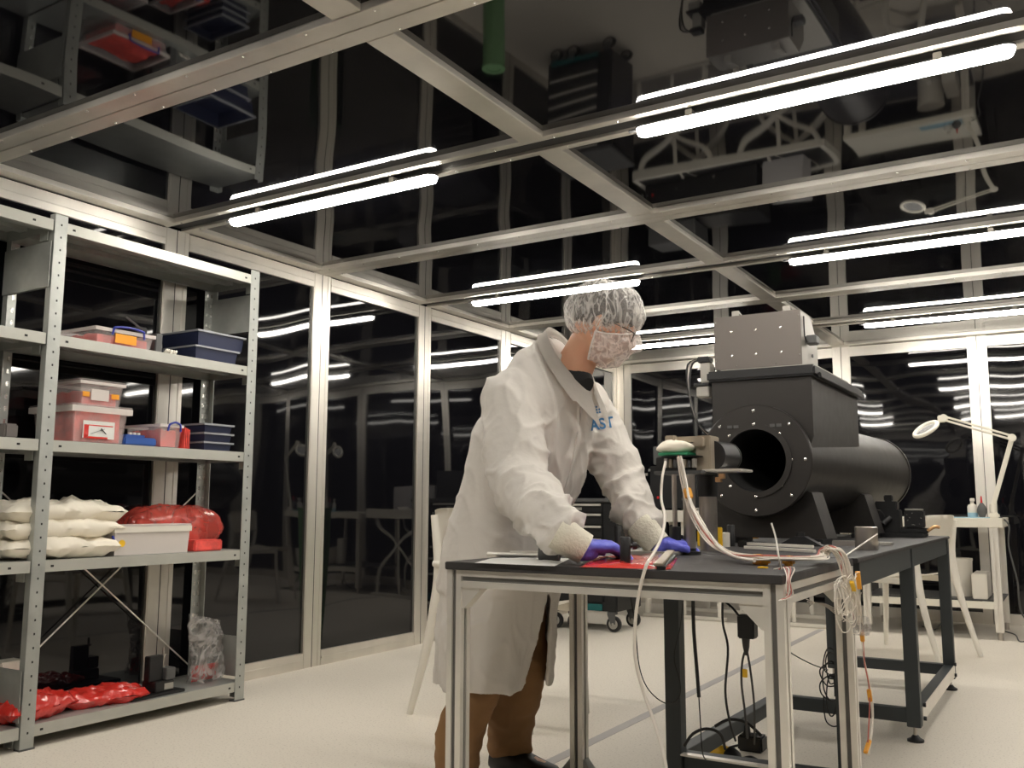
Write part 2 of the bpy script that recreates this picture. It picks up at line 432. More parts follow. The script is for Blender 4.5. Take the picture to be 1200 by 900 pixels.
# ------------------------------------------------------------------ steel shelving
SX0, SX1 = .02, .335
SH = [.085, .675, 1.125, 1.53, 1.975]
def rack(name, ya, yb, label, ends=(0, 1)):
    t = empty(name, (0, (ya+yb)/2, 0), label=label, cat='shelving unit')
    for yy in [(ya, yb)[k] for k in ends]:
        for front in (0, 1):
            gg = G(); s = 1 if yy == ya else -1
            y_0, y_1 = (yy, yy+s*.052)
            ylo, yhi = min(y_0, y_1), max(y_0, y_1)
            if front:
                gg.box((SX1, ylo, .004), (SX1+.003, yhi, 2.0), .0006); gg.box((SX1-.03, yy-.0015, .004), (SX1+.003, yy+.0015, 2.0))
            else:
                gg.box((SX0-.003, ylo, .004), (SX0, yhi, 2.0), .0006); gg.box((SX0-.003, yy-.0015, .004), (SX0+.03, yy+.0015, 2.0))
            p = kid(t, 'upright', 'zinc', gg)
            gh = G(); xx = SX1+.0031 if front else SX0+.0004
            for k in range(39):
                z = .06+k*.05
                if front: gh.box((xx, (ylo+yhi)/2-.003, z-.004), (xx+.0006, (ylo+yhi)/2+.003, z+.004))
                else:
                    for dd in (-.012, .012): gh.box((xx, (ylo+yhi)/2+dd-.005, z-.009), (xx+.0006, (ylo+yhi)/2+dd+.005, z+.009))
            gh.make('hole_row', 'hole' if front else 'screw', p)['kind'] = 'stuff'
            gf = G(); gf.box(((SX1-.03) if front else SX0-.003, ylo-.004, 0), ((SX1+.008) if front else SX0+.04, yhi+.004, .006), .001); kid(t, 'foot', 'greydark', gf)
    for z in SH:
        gg = G(); a, b = ya+.003, yb-.003
        gg.box((SX0, a, z-.003), (SX1-.001, b, z))                      # tray
        s = kid(t, 'shelf', 'zinc', gg)
        g2 = G(); g2.box((SX1-.002, a, z-.043), (SX1, b, z), .0005); g2.box((SX1-.02, a, z-.043), (SX1-.002, b, z-.041)); g2.make('front_lip', 'zincpaint', s)
        g2 = G(); g2.box((SX0, a, z-.043), (SX0+.002, b, z)); g2.box((SX0, a, z-.043), (SX0+.02, b, z-.041)); g2.make('rear_lip', 'zinc', s)
        g2 = G()
        for xx in (.14, .235): g2.box((xx-.02, a, z-.022), (xx+.02, b, z-.003))
        g2.make('stiffener', 'zinc', s)
        for e in (a, b):
            g2 = G(); d = .002 if e == a else -.002; g2.box((SX0, min(e, e+d), z-.043), (SX1-.003, max(e, e+d), z)); g2.box((SX1-.0795, min(e, e+d*2), z-.078), (SX1-.03, max(e, e+d*2), z-.044)); g2.make('end_bracket', 'zinc', s)
        for e, d in ((a, 1), (b, -1)):
            g2 = G(); g2.box((SX1+.0001, e+d*.078-.006, z-.026), (SX1+.0008, e+d*.078+.006, z-.018)); g2.make('bolt_slot', 'hole', s)
    for z in (1.80, .19):      # gusset plates in the ends
        for e in (ya+.006, yb-.006):
            gg = G(); gg.box((SX0+.002, e-.001, z-.09), (SX1-.002, e+.001, z+.09)); kid(t, 'end_plate', 'zinc', gg)
    for zlo, zhi in ((.12, .95),):
        for s in (0, 1):
            pa = Vector((.012, ya+.03, zlo if s else zhi)); pb = Vector((.012, yb-.03, zhi if s else zlo))
            gg = G(); gg.cyl(pa, pb, .0035, n=8); kid(t, 'cross_brace', 'alu2', gg)
    return t
rack('steel_shelving', 2.035, 3.085, 'galvanised steel shelving unit full of boxes along the left wall')
rack('steel_shelving', .995, 2.033, 'second galvanised shelving bay, cut off by the left picture edge', (0,))

def openbox(name, a, b, t, wall, rim=None, rimh=.012, rimo=.008, taper=.012, label=None, cat='box', group=None, fill=None, fillmat='redsoft', lid=None):
    """plastic tray / crate with walls of real thickness, rim, optional content"""
    a = Vector(a); b = Vector(b); e = empty(name, ((a.x+b.x)/2, (a.y+b.y)/2, a.z), label=label, cat=cat, group=group)
    tp = taper
    def loop(ins, z, k): 
        q = tp*(1-k)
        return [Vector((a.x+q+ins, a.y+q+ins, z)), Vector((b.x-q-ins, a.y+q+ins, z)), Vector((b.x-q-ins, b.y-q-ins, z)), Vector((a.x+q+ins, b.y-q-ins, z))]
    gg = G(); gg.rings([loop(0, a.z+.001, 0), loop(0, b.z, 1), loop(t, b.z, 1), loop(t, a.z+.004, 0)], True)
    kid(e, 'body', wall, gg)
    if rim:
        gg = G(); o = rimo
        gg.rings([loop(-.0005, b.z-rimh, 1), loop(-o, b.z-rimh, 1), loop(-o, b.z+.002, 1), loop(t, b.z+.002, 1)], False); kid(e, 'rim', rim, gg)
    if lid:
        gg = G(); gg.box((a.x-rimo+.001, a.y-rimo+.001, b.z+.0025), (b.x+rimo-.001, b.y+rimo-.001, b.z+.010), .002); kid(e, 'lid', lid, gg)
    if fill:
        gg = G(); ins = t+.006+tp
        def f(u, v): 
            q = noise.noise(Vector((u*4, v*4, a.x*9+a.y*3)))*.012
            return Vector((a.x+ins+(b.x-a.x-2*ins)*u, a.y+ins+(b.y-a.y-2*ins)*v, a.z+fill+q))
        nu = 10; vs = [[f(i/nu, j/nu) for j in range(nu+1)] for i in range(nu+1)]
        rim_ = [vs[i][0] for i in range(nu+1)]+[vs[nu][j] for j in range(1, nu+1)]+[vs[i][nu] for i in range(nu-1, -1, -1)]+[vs[0][j] for j in range(nu-1, 0, -1)]
        gg.grid(f, nu, nu); gg.rings([[Vector((p.x, p.y, a.z+.006)) for p in rim_], rim_], False); 
        bmesh.ops.remove_doubles(gg.bm, verts=gg.bm.verts, dist=1e-5)
        kid(e, 'contents', fillmat, gg, 60)
    return e
def box_handle(e, x, ya, yb, z, mat='handleblue'):
    gg = G(); n = 7
    gg.tube([Vector((x+.004, ya, z-.028)), Vector((x+.007, ya+.004, z-.004)), Vector((x+.010, ya+.012, z+.004)), Vector((x+.012, (ya+yb)/2, z+.010)), Vector((x+.010, yb-.012, z+.004)), Vector((x+.007, yb-.004, z-.004)), Vector((x+.004, yb, z-.028))], .0045, 8, sm=4)
    return kid(e, 'handle', mat, gg, 50)

Z2, Z3, Z4, Z5 = SH[3], SH[2], SH[1], SH[0]
# shelf 2 (second from top)
pA = P(112, 412, x=.31); 
y0 = P(113, 385, x=.31).y; y1 = P(180, 395, x=.31).y
b1 = openbox('storage_box', (.07, y0, Z2), (.31, y1, P(113, 381, x=.31).z-.004), .003, 'clear', 'rim', .012, .007, .010,
             label='clear shallow box with blue handles and orange tape on the upper shelf', cat='storage box', fill=.045, lid=None)
box_handle(b1, .312, P(133, 385, x=.32).y, P(170, 392, x=.32).y, P(150, 386, x=.32).z-.004)
za, zb = P(150, 406, x=.315).z, P(150, 393, x=.315).z
g = G(); g.box((.3135, P(135, 400, x=.315).y, max(za, Z2+.012)), (.3150, P(160, 402, x=.315).y, zb), .0004); kid(b1, 'tape_patch', 'orange', g)
bd = empty('black_bracket', (.17, P(187, 405, x=.25).y, Z2), label='black angle bracket with a lever behind the box with blue handles', cat='bracket')
yb_ = y1+.02
g = G(); g.box((.17, yb_, Z2), (.30, yb_+.035, Z2+.085), .003); kid(bd, 'plate', 'greydark', g)
g = G(); g.box((.05, yb_-.005, Z2), (.168, yb_+.055, Z2+.13), .004); kid(bd, 'block', 'black', g)
g = G(); g.bar((.12, yb_-.02, Z2+.17), (.17, yb_+.03, Z2+.115), .03, .008, bevel=.001); kid(bd, 'lever', 'greydark', g)
g = G()
for k in range(5): g.tube([Vector((.29+random.uniform(-.01, .01), yb_+.055+k*.012, Z2+.005)), Vector((.30, yb_+.06+k*.012, Z2+.02)), Vector((.28, yb_+.065+k*.012, Z2+.004))], .006, 6, sm=3)
simple(g, 'connector_scraps', 'whiteplastic', 'small white plastic bits beside the navy trays', 'scraps', smooth=60)
def tray(name, ya, yb, z, h, lab, xa=.06, xb=.315, taper=.007, grp='navy trays'):
    return openbox(name, (xa, ya, z), (xb, yb, z+h), .003, 'navy', 'navyedge', .006, .008, taper, label=lab, cat='tray', group=grp)
ty0, ty1 = P(228, 420, x=.31).y, P(277, 427, x=.31).y
tray('tray', ty0, ty1, Z2, .062, 'lower of two navy trays on the upper shelf')
tray('tray', ty0+.01, ty1+.035, Z2+.066, .068, 'upper navy tray of the two on the upper shelf')
# shelf 3
def yx(px, x=.31, py=500): return P(px, py, x=x).y
zt = P(97, 476, x=.31).z
b2 = openbox('storage_box', (.05, yx(84), Z3), (.315, yx(148), zt), .003, 'clear', 'rim', .022, .014, .012, label='large clear lidded box with a red and white printed label', cat='storage box', fill=.13, lid='clear')
g = G(); g.box((.31, yx(97), Z3+.018), (.3128, yx(134), Z3+.088), .0004); lb = kid(b2, 'label_card', 'paper', g, label='red and white printed label')
g = G(); g.box((.3129, yx(98), Z3+.024), (.3133, yx(103.5), Z3+.072)); g.box((.3129, yx(98), Z3+.018), (.3133, yx(126), Z3+.026)); g.box((.3129, yx(103.5), Z3+.068), (.3133, yx(132), Z3+.0725)); kid(b2, 'label_print', 'red', g)
g = G(); g.bar(Vector((.3134, yx(106), Z3+.036)), Vector((.3134, yx(122), Z3+.058)), .0008, .006, up=(1, 0, 0)); g.bar(Vector((.3134, yx(118), Z3+.060)), Vector((.3134, yx(124), Z3+.038)), .0008, .008, up=(1, 0, 0)); kid(b2, 'label_figure', 'shirt', g)
zt2 = P(97, 446, x=.30).z
b3 = openbox('storage_box', (.08, yx(92, .30), zt+.005), (.30, yx(142, .30), zt2), .003, 'clear', 'rim', .010, .008, .010, label='clear box with two orange tabs stacked on the large lidded box', cat='storage box', fill=.06, lid='clear')
for q0, q1 in ((95, 103), (129, 138)):
    g = G(); g.box((.2965, yx(q0, .3), zt+.042), (.2985, yx(q1, .3), zt+.062), .0004); kid(b3, 'tape_tab', 'orange', g)
g = G(); g.box((.2965, yx(105, .3), zt+.03), (.2985, yx(126, .3), zt+.075), .0004); kid(b3, 'paper_slip', 'rim', g)
g = G(); g.box((.10, yx(8), Z3), (.30, yx(24), P(10, 496, x=.3).z), .006); simple(g, 'grey_case', 'bin', 'dark grey flat case at the left end of the middle shelf', 'case')
bb = empty('blue_case', (.25, yx(162), Z3), label='small flat blue case with pale caps on the middle shelf', cat='case')
g = G(); g.box((.16, yx(146), Z3), (.315, yx(184), Z3+.036), .006); kid(bb, 'body', 'blue', g)
g = G(); g.box((.18, yx(149), Z3+.0362), (.305, yx(172), Z3+.046), .003); kid(bb, 'lid', 'blue', g)
for k in range(3):
    g = G(); g.cyl((.285, yx(157+k*5), Z3+.046), (.285, yx(157+k*5), Z3+.056), .008, n=10); kid(bb, 'cap', 'whiteplastic', g, 40)
b4 = openbox('storage_box', (.08, yx(189), Z3), (.305, yx(214), P(190, 497, x=.31).z), .003, 'clear', 'rim', .010, .007, .008, label='clear box of red film with a blue handle on the middle shelf', cat='storage box', fill=.075)
box_handle(b4, .306, yx(197), yx(212), P(205, 498, x=.31).z)
g = G()
for k in range(4): g.box((.24+k*.001, yx(218)+k*.008-.004, Z3+.001), (.31, yx(218)+k*.008-.001, Z3+.095-k*.003))
simple(g, 'film_sheets', 'redsoft', 'red plastic sheets standing between clear box and navy trays', 'sheets')
for k in range(3):
    tray('tray', yx(240), yx(272), Z3+.001+k*.041, .037, ('lowest', 'middle', 'topmost')[k]+' of three stacked navy trays on the middle shelf', .05, .31, .006)
# shelf 4 : foam bags, white tray box, red bag
def pouch(name, c, sx, sy, h, mat, seed, label, cat, group=None, rz=0.0, crumple=.006, n=26, zmin=None):
    c = Vector(c); R_ = Matrix.Rotation(rz, 3, 'Z'); gg = G()
    for side in (1, -1):
        def f(u, v):
            a, b = 2*u-1, 2*v-1
            e = max(0, (1-abs(a)**4)*(1-abs(b)**4))**.5
            q = noise.noise(Vector((a*3+seed, b*3, side*2.0)))*crumple*2+noise.noise(Vector((a*9+seed, b*9, side)))*crumple
            edge = noise.noise(Vector((a*4, b*4, seed*2.7)))*.06
            p = Vector((a*sx/2*(1+edge*abs(a)), b*sy/2*(1+edge*abs(b)), side*(h/2*e)+q*(.3+e)))
            p = R_ @ p + c + Vector((0, 0, h/2))
            if zmin is not None: p.z = max(p.z, zmin+.0006*(1+side))
            return p
        gg.grid(f, n, n)
    bmesh.ops.remove_doubles(gg.bm, verts=gg.bm.verts, dist=.0025)
    return tag(gg.make(name, mat, None, 60), label, cat, group)
fy = (P(20, 640, x=.25).y+P(138, 640, x=.25).y)/2
for k, (dx, dy, hh, l_) in enumerate(((.015, -.01, .085, 'lowest'), (.0, .0, .09, 'middle'), (-.01, .012, .085, 'topmost'))):
    pouch('foam_pouch', (.185+dx, fy+dy-.05, Z4+.001+k*.068), .27, .46+.02*k, hh, 'foam', 3.3+k*5, l_+' of three puffy cream foam pouches beside the white tray box', 'pouch', 'cream foam pouches', rz=.05*(k-1), crumple=.011, zmin=Z4+.001+k*.06)
wy0, wy1 = yx(134, .31, 640), yx(222, .31, 640)
wt = openbox('white_box', (.212, wy0, Z4), (.31, wy1, Z4+.115), .004, 'rim', 'whiteplastic', .022, .005, .006, label='long milky white box with a yellow dot on the lower shelf', cat='box', fill=.07, fillmat='foam', lid='rim')
g = G(); g.cyl((.305, wy0+.035, Z4+.05), (.312, wy0+.035, Z4+.05), .014, n=14); kid(wt, 'dot', 'yellow', g)
g = G(); g.tube([(.30, wy0-.004, Z4+.08), (.312, wy0-.002, Z4+.06), (.305, wy0+.006, Z4+.045)], .005, 8, sm=3); kid(wt, 'clasp', 'handleblue', g)
rb = pouch('red_film_bag', (.118, (yx(165, .2, 620)+yx(258, .2, 640))/2, Z4+.001), .17, .50, .20, 'pinkfilm', 9.1, 'translucent red antistatic bag bulging behind the white box', 'bag', crumple=.005)
g = G(); yy_ = yx(240, .25, 640); g.box((.20, yy_-.10, Z4+.002), (.30, yy_+.06, Z4+.05), .006); simple(g, 'wrapped_parcel', 'redsoft', 'salmon wrapped parcel at the right end of the lower shelf', 'parcel')
# bottom shelf
pouch('red_bag', (.20, P(34, 838, x=.22).y, Z5+.001), .22, .30, .085, 'red', 1.7, 'crumpled red plastic bag behind the near upright on the bottom shelf', 'bag', crumple=.010, rz=.2)
pouch('red_bag', (.20, P(120, 828, x=.22).y, Z5+.001), .20, .34, .055, 'red', 6.2, 'red plastic packet in the middle of the bottom shelf', 'bag', crumple=.009, rz=-.25)
g = G(); g.box((.03, P(0, 800, x=.12).y, Z5), (.12, P(30, 800, x=.12).y, Z5+.20), .004); simple(g, 'pale_carton', 'cream', 'pale carton behind the red bag on the bottom shelf', 'carton')
st = empty('linear_stage', (.2, P(185, 800, x=.2).y, Z5), label='black linear stage with a steel screw on its base plate, bottom shelf', cat='stage')
s0, s1 = P(150, 800, x=.28).y, P(212, 800, x=.28).y
g = G(); g.box((.10, s0, Z5), (.31, s1, Z5+.012), .002); kid(st, 'base_plate', 'black', g)
sy_ = P(186, 790, x=.25).y
g = G(); g.box((.20, sy_-.045, Z5+.0125), (.29, sy_+.05, Z5+.055), .003); kid(st, 'carriage', 'black', g)
g = G(); g.box((.23, sy_-.06, Z5+.056), (.265, sy_+.01, Z5+.16), .003); kid(st, 'upright_block', 'black', g)
g = G(); g.box((.22, sy_+.012, Z5+.056), (.285, sy_+.06, Z5+.105), .003); kid(st, 'side_block', 'greydark', g)
g = G(); g.cyl((.25, sy_+.02, Z5+.105), (.25, sy_+.02, Z5+.19), .005, n=10); g.cyl((.25, sy_+.02, Z5+.152), (.25, sy_+.02, Z5+.160), .012, n=12); kid(st, 'screw', 'steel', g, 40)
g = G(); g.box((.290, sy_+.0, Z5+.02), (.2912, sy_+.045, Z5+.045)); kid(st, 'nameplate', 'palebox', g)
for k in range(3):
    g = G(); g.cyl((.28, s0+.03+k*.06, Z5+.012), (.28, s0+.03+k*.06, Z5+.015), .005, n=10); kid(st, 'bolt', 'screw', g)
# clear shiny bag standing
by = P(240, 790, x=.20).y
g = G()
def fb(u, v):
    a = 2*u-1; e = (1-abs(a)**3)**.5 if abs(a) < 1 else 0
    q = noise.noise(Vector((u*5, v*7, 3.3)))*.02+noise.noise(Vector((u*14, v*14, 1.3)))*.008
    return Vector((.20+(.05*(1-v*.7)*e+q)*1.0, by-.095+.19*u+.015*math.sin(v*5), Z5+.002+v*(.31-.05*u)))
def fb2(u, v):
    p = fb(u, v); a = 2*u-1; e = (1-abs(a)**3)**.5 if abs(a) < 1 else 0
    return Vector((.20-(.05*(1-v*.7)*e)+.5*(p.x-.20-.05*(1-v*.7)*e), p.y, p.z))
g.grid(fb, 24, 36); g.grid(fb2, 24, 36); bmesh.ops.remove_doubles(g.bm, verts=g.bm.verts, dist=.001)
cb = empty('clear_bag', (.20, by, Z5), label='shiny clear bag with red contents standing at the right end of the bottom shelf', cat='bag')
kid(cb, 'film', 'foil', g, 80)
g = G()
g.grid(lambda u, v: Vector((.2+.03*math.sin(pi*u)*math.sin(pi*v)+.008*noise.noise(Vector((u*6, v*6, 9))), by-.075+.15*u, Z5+.006+.07*v)), 10, 8, .02); kid(cb, 'contents', 'red', g, 60)

# ------------------------------------------------------------------ aluminium table
def profile_bar(gg, p, q, w=.045, s=.012, d=.012, xdir=None):
    """square slotted profile between p and q"""
    p = Vector(p); q = Vector(q); t = (q-p).normalized()
    x = Vector(xdir) if xdir else t.orthogonal(); x = (x-t*x.dot(t)).normalized(); y = t.cross(x)
    h = w/2; o = []
    for k in range(4):
        c, sn = math.cos(k*pi/2), math.sin(k*pi/2)
        for (a, b) in ((h, -h), (h, -s/2), (h-d, -s/2), (h-d, s/2), (h, s/2)):
            o.append((a*c-b*sn, a*sn+b*c))
    gg.rings([[c+x*a+y*b for a, b in o] for c in (p, q)], True); return gg
def slot_shade(par, p, q, xdir, w=.045, s=.0118, d=.012):
    """added grey core that paints the shade inside the four profile slots"""
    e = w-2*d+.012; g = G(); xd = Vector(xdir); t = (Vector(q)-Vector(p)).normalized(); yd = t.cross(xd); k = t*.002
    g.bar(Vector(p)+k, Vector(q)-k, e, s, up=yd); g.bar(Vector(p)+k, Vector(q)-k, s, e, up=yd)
    return g.make('slot', 'slotshade', par)
M['slotshade'] = pbr('profile_slot_shade', (.13, .125, .115), .6)  # grey stands in for the shade deep in the grooves
TZ = .735
TX0, TX1, TY0, TY1 = 2.19, 3.085, 2.055, 2.80
at = empty('aluminium_table', ((TX0+TX1)/2, (TY0+TY1)/2, 0), label='slotted aluminium workbench with a black top, nearest the camera', cat='table')
g = G(); g.box((TX0, TY0-.01, TZ-.02), (TX1, TY1, TZ), .002); kid(at, 'tabletop', 'benchtop', g)
wp = .045; zt_ = TZ-.0205
lx = (TX0+.0235, TX1-.0235); ly = (TY0+.0235, TY1-.024)
for xx in lx:
    for yy in ly:
        g = G(); profile_bar(g, (xx, yy, .03), (xx, yy, zt_), wp, xdir=(1, 0, 0)); lg = kid(at, 'leg', 'alu2', g); slot_shade(lg, (xx, yy, .03), (xx, yy, zt_), (1, 0, 0))
        g = G(); g.cyl((xx, yy, .008), (xx, yy, .03), .008, n=10); g.lathe((xx, yy, 0), [(.022, 0), (.022, .004), (.010, .012), (.0, .013)], 16); g.make('levelling_foot', 'greydark', lg, 40)
for yy in ly:
    g = G(); profile_bar(g, (lx[0]+.0228, yy, zt_-.0225), (lx[1]-.0228, yy, zt_-.0225), wp, xdir=(0, 1, 0)); slot_shade(kid(at, 'rail', 'alu2', g), (lx[0]+.0228, yy, zt_-.0225), (lx[1]-.0228, yy, zt_-.0225), (0, 1, 0))
for xx in lx:
    g = G(); profile_bar(g, (xx, ly[0]+.0228, zt_-.0225), (xx, ly[1]-.0228, zt_-.0225), wp, xdir=(1, 0, 0)); slot_shade(kid(at, 'rail', 'alu2', g), (xx, ly[0]+.0228, zt_-.0225), (xx, ly[1]-.0228, zt_-.0225), (1, 0, 0))
for xx, s in ((lx[0]+.0228, 1), (lx[1]-.0228, -1)):
    for yy in ly:
        g = G(); z = zt_-.0452; L = .055
        g.prism([(xx, yy-.018, z), (xx+s*L, yy-.018, z), (xx+s*L, yy-.018, z-.006), (xx+s*.006, yy-.018, z-L), (xx, yy-.018, z-L)], (0, .036, 0)); kid(at, 'corner_bracket', 'alu2', g)
for yy, s in ((ly[0]+.0228, 1), (ly[1]-.0228, -1)):
    g = G(); xx = lx[1]; z = zt_-.0452; L = .045
    g.prism([(xx-.018, yy, z), (xx-.018, yy+s*L, z), (xx-.018, yy+s*L, z-.006), (xx-.018, yy+s*.006, z-L), (xx-.018, yy, z-L)], (.036, 0, 0)); kid(at, 'corner_bracket', 'alu2', g)
# bracket foot on the rear left leg
for s in (-1, 1):
    g = G(); g.prism([(lx[0]+s*.023, ly[1]-.018, .03), (lx[0]+s*.062, ly[1]-.018, .03), (lx[0]+s*.023, ly[1]-.018, .075)], (0, .036, 0)); kid(at, 'foot_bracket', 'zinc', g)

# ------------------------------------------------------------------ dark instrument table
DX0, DX1, DY0, DY1 = 2.30, 3.095, 2.815, 5.09
dt = empty('dark_table', (2.8, 3.95, 0), label='long dark grey steel table carrying the black tube instrument', cat='table')
g = G(); g.box((DX0, DY0, TZ-.013), (DX1, DY1, TZ), .002); kid(dt, 'tabletop', 'benchtop', g)
DL = [(2.52, 2.845), (2.55, 3.90), (2.52, 5.05), (3.065, 3.90), (3.065, 5.055), (3.028, 2.90)]
for (xx, yy) in DL:
    g = G(); g.box((xx-.025, yy-.025, .055), (xx+.025, yy+.025, TZ-.0135), .002); lg = kid(dt, 'leg', 'darkframe', g)
    g = G(); g.cyl((xx, yy, .012), (xx, yy, .055), .007, n=10); g.make('foot_stem', 'steel', lg, 40)
    g = G(); g.lathe((xx, yy, 0), [(.030, 0), (.030, .008), (.018, .014), (.010, .024), (0, .024)], 18); g.make('foot_pad', 'black', lg, 40)
def dbar(a, b, z, h=.05, w=.045, mat='darkframe', name='lower_rail'):
    g = G(); g.bar((a[0], a[1], z), (b[0], b[1], z), w, h, bevel=.0015); return kid(dt, name, mat, g)
dbar((2.52, 2.87), (2.545, 3.875), .095)
dbar((2.575, 3.90), (3.04, 3.90), .095); dbar((2.545, 5.05), (3.04, 5.055), .095)
dbar((3.065, 3.925), (3.065, 5.03), .095, mat='darkframe')
dbar((2.545, 2.86), (3.003, 2.89), .095, mat='darkframe')
dbar((3.0895, 3.935), (3.0895, 5.03), .095, .055, .004, 'alu2', 'side_strip')
dbar((2.545, 2.825), (3.03, 2.825), .12, .006, .03, 'alu2', 'top_strip')
for (a, b) in (((2.52, 2.87), (2.52, 5.03)), ((3.065, 3.925), (3.065, 5.03)), ((3.065, 2.885), (3.065, 3.875))):
    dbar(a, b, TZ-.0495, .072, .04, name='apron')
for (a, b) in (((2.545, 2.845), (3.03, 2.845)), ((2.545, 5.05), (3.04, 5.055)), ((2.545, 3.9), (3.04, 3.9))):
    dbar(a, b, TZ-.0495, .072, .04, name='apron')
for yy in (3.94, 5.0):
    for zz in (.08, .13):
        g = G(); g.cyl((3.092, yy, zz), (3.102, yy, zz), .008, n=10); kid(dt, 'bolt', 'black', g, 40)

# ------------------------------------------------------------------ black tube instrument
A0 = Vector((2.575, 3.60, 1.06)); A1 = Vector((2.66, 5.55, 1.06)); AX = (A1-A0).normalized()
ins = empty('black_tube_instrument', (2.6, 4.2, TZ), label='large black cylindrical chamber with a grey box on top', cat='instrument')
g = G(); g.lathe(A0, [(.125, .02), (.205, .02), (.205, 1.94), (.12, 1.945), (.12, 1.25), (.125, .02)], 72, AX, False); kid(ins, 'tube', 'tubeblack', g, 35)
R0, RI = .220, .123
g = G(); g.rings([[A0+AX*h+(Vector((1, 0, 0))*math.cos(2*pi*i/72)+Vector((0, 0, 1))*math.sin(2*pi*i/72))*r for i in range(72)] for r, h in ((RI, -.004), (R0-.004, -.004), (R0, 0), (R0, .018), (RI, .018), (RI, -.004))], False)
fl = kid(ins, 'front_flange', 'tubeblack', g, 35)
g = G(); g.annulus(A0-AX*.0065, AX, RI, RI+.022, .003, 64); g.make('inner_ring', 'tubeblack', fl, 35)
g = G(); g.lathe(A0, [(.1225, .012), (.119, .06), (.119, 1.2), (.0, 1.2)], 48, AX, False); kid(ins, 'bore', 'bore', g, 40)
for k in range(8):
    for rr, off in ((.195, 0), (.142, 0)):
        a = pi/2+k*pi/4+(pi/8*0)
        c = A0+Vector((math.cos(a), 0, math.sin(a)))*rr-AX*.0045
        g = G(); g.lathe(c, [(.006, 0), (.006, -.003), (.003, -.005), (.0, -.005)], 10, AX); g.make('screw', 'screw', fl, 40)
for sx in (-.085, .085):
    c = A0+Vector((sx, 0, .135))-AX*.006
    for d in (-.012, .014):
        g = G(); g.box(c+Vector((d-.010, -.002, -.006)), c+Vector((d+.010, .002, .006)), .001); g.make('name_tag', 'greydark', fl)
g = G(); g.annulus(A1-AX*.02, AX, .10, .212, .02, 64); kid(ins, 'rear_flange', 'tubeblack', g, 35)
BX0, BX1, BY0, BY1 = 2.395, 2.795, 3.635, 4.52
g = G()   # hopper block over the tube: bottom edge cut round the tube
def hop(y):
    pts = [(BX0, 1.385), (BX0, 1.12)]
    cx = A0.x+(A1.x-A0.x)*(y-3.6)/1.95
    for k in range(13):
        a = pi-pi*(k/12.0)*.86-.22
        pts.append((cx+.205*math.cos(a), 1.06+.2055*math.sin(a)))
    pts += [(BX1, 1.15), (BX1, 1.385)]
    return [Vector((x, y, z)) for x, z in pts]
g.rings([hop(BY0), hop(BY1)], True); kid(ins, 'hopper', 'tubeblack', g, 25)
g = G(); g.box((BX0-.016, BY0-.022, 1.386), (BX1+.018, BY1+.03, 1.428), .008); kid(ins, 'lid', 'black', g, 30)
g = G(); g.box((BX0+.03, BY0+.02, 1.4285), (BX1+.006, BY1-.22, 1.436), .001); kid(ins, 'lid_plate', 'palebox', g)
g = G(); g.bar((BX1+.024, BY0+.03, 1.392), (BX1+.024, BY1+.02, 1.392), .012, .02, bevel=.003); kid(ins, 'side_gutter', 'black', g)
GX0, GX1, GY0, GY1, GZ0, GZ1 = 2.405, 2.755, 3.66, 3.93, 1.436, 1.655
g = G(); g.rings([[Vector((x, y, z)) for y, z in ((GY0, GZ0), (GY0, GZ1), (GY0+.17, GZ1), (GY1, GZ1-.10), (GY1, GZ0))] for x in (GX0, GX1)], True)
tb = kid(ins, 'top_box', 'palebox', g)
g = G(); g.box((GX0-.002, GY0-.006, GZ0+.0005), (GX1+.002, GY0-.0005, GZ1+.002), .001); fp = kid(ins, 'front_plate', 'greybox', g)
for zz in (GZ0+.055, GZ0+.155):
    for xx in (GX0+.072, GX0+.170, GX0+.272):
        g = G(); g.lathe((xx, GY0-.0062, zz), [(.0055, 0), (.0055, .002), (.002, .004), (0, .004)], 10, (0, -1, 0)); g.make('screw', 'screw', fp, 40)
for xx, zz in ((GX0+.006, GZ1-.02), (GX0+.006, GZ0+.04), (GX1-.006, GZ1-.02), (GX1-.006, GZ0+.04), (GX0+.09, GZ0+.012), (GX0+.25, GZ0+.012)):
    g = G(); g.lathe((xx, GY0-.0062, zz), [(.0035, 0), (.002, .002), (0, .002)], 8, (0, -1, 0)); g.make('screw', 'screw', fp, 40)
for xx in (GX0+.08, GX0+.29):
    g = G(); zz = GZ1; g.bar((xx, GY0+.03, zz+.001), (xx, GY0+.03, zz+.028), .03, .006, up=(0, 1, 0)); g.bar((xx, GY0+.03, zz+.028), (xx, GY0+.15, zz+.001), .026, .004, up=(0, 0, 1)); kid(ins, 'lifting_lug', 'palebox', g)
g = G(); g.box((GX1+.003, GY0+.055, GZ0+.09), (GX1+.045, GY0+.115, GZ0+.125), .004); kid(ins, 'side_knob', 'greydark', g)
g = G(); g.tube([(GX1+.004, GY0+.04, GZ0+.20), (GX1+.005, GY0+.04, GZ0+.12), (GX1+.012, GY0+.06, GZ0+.095)], .003, 6, sm=3); kid(ins, 'side_rod', 'black', g, 40)
g = G(); g.lathe((GX1+.003, GY0+.16, GZ0+.055), [(.008, 0), (.008, .004), (0, .004)], 10, (1, 0, 0)); kid(ins, 'side_port', 'greydark', g, 40)
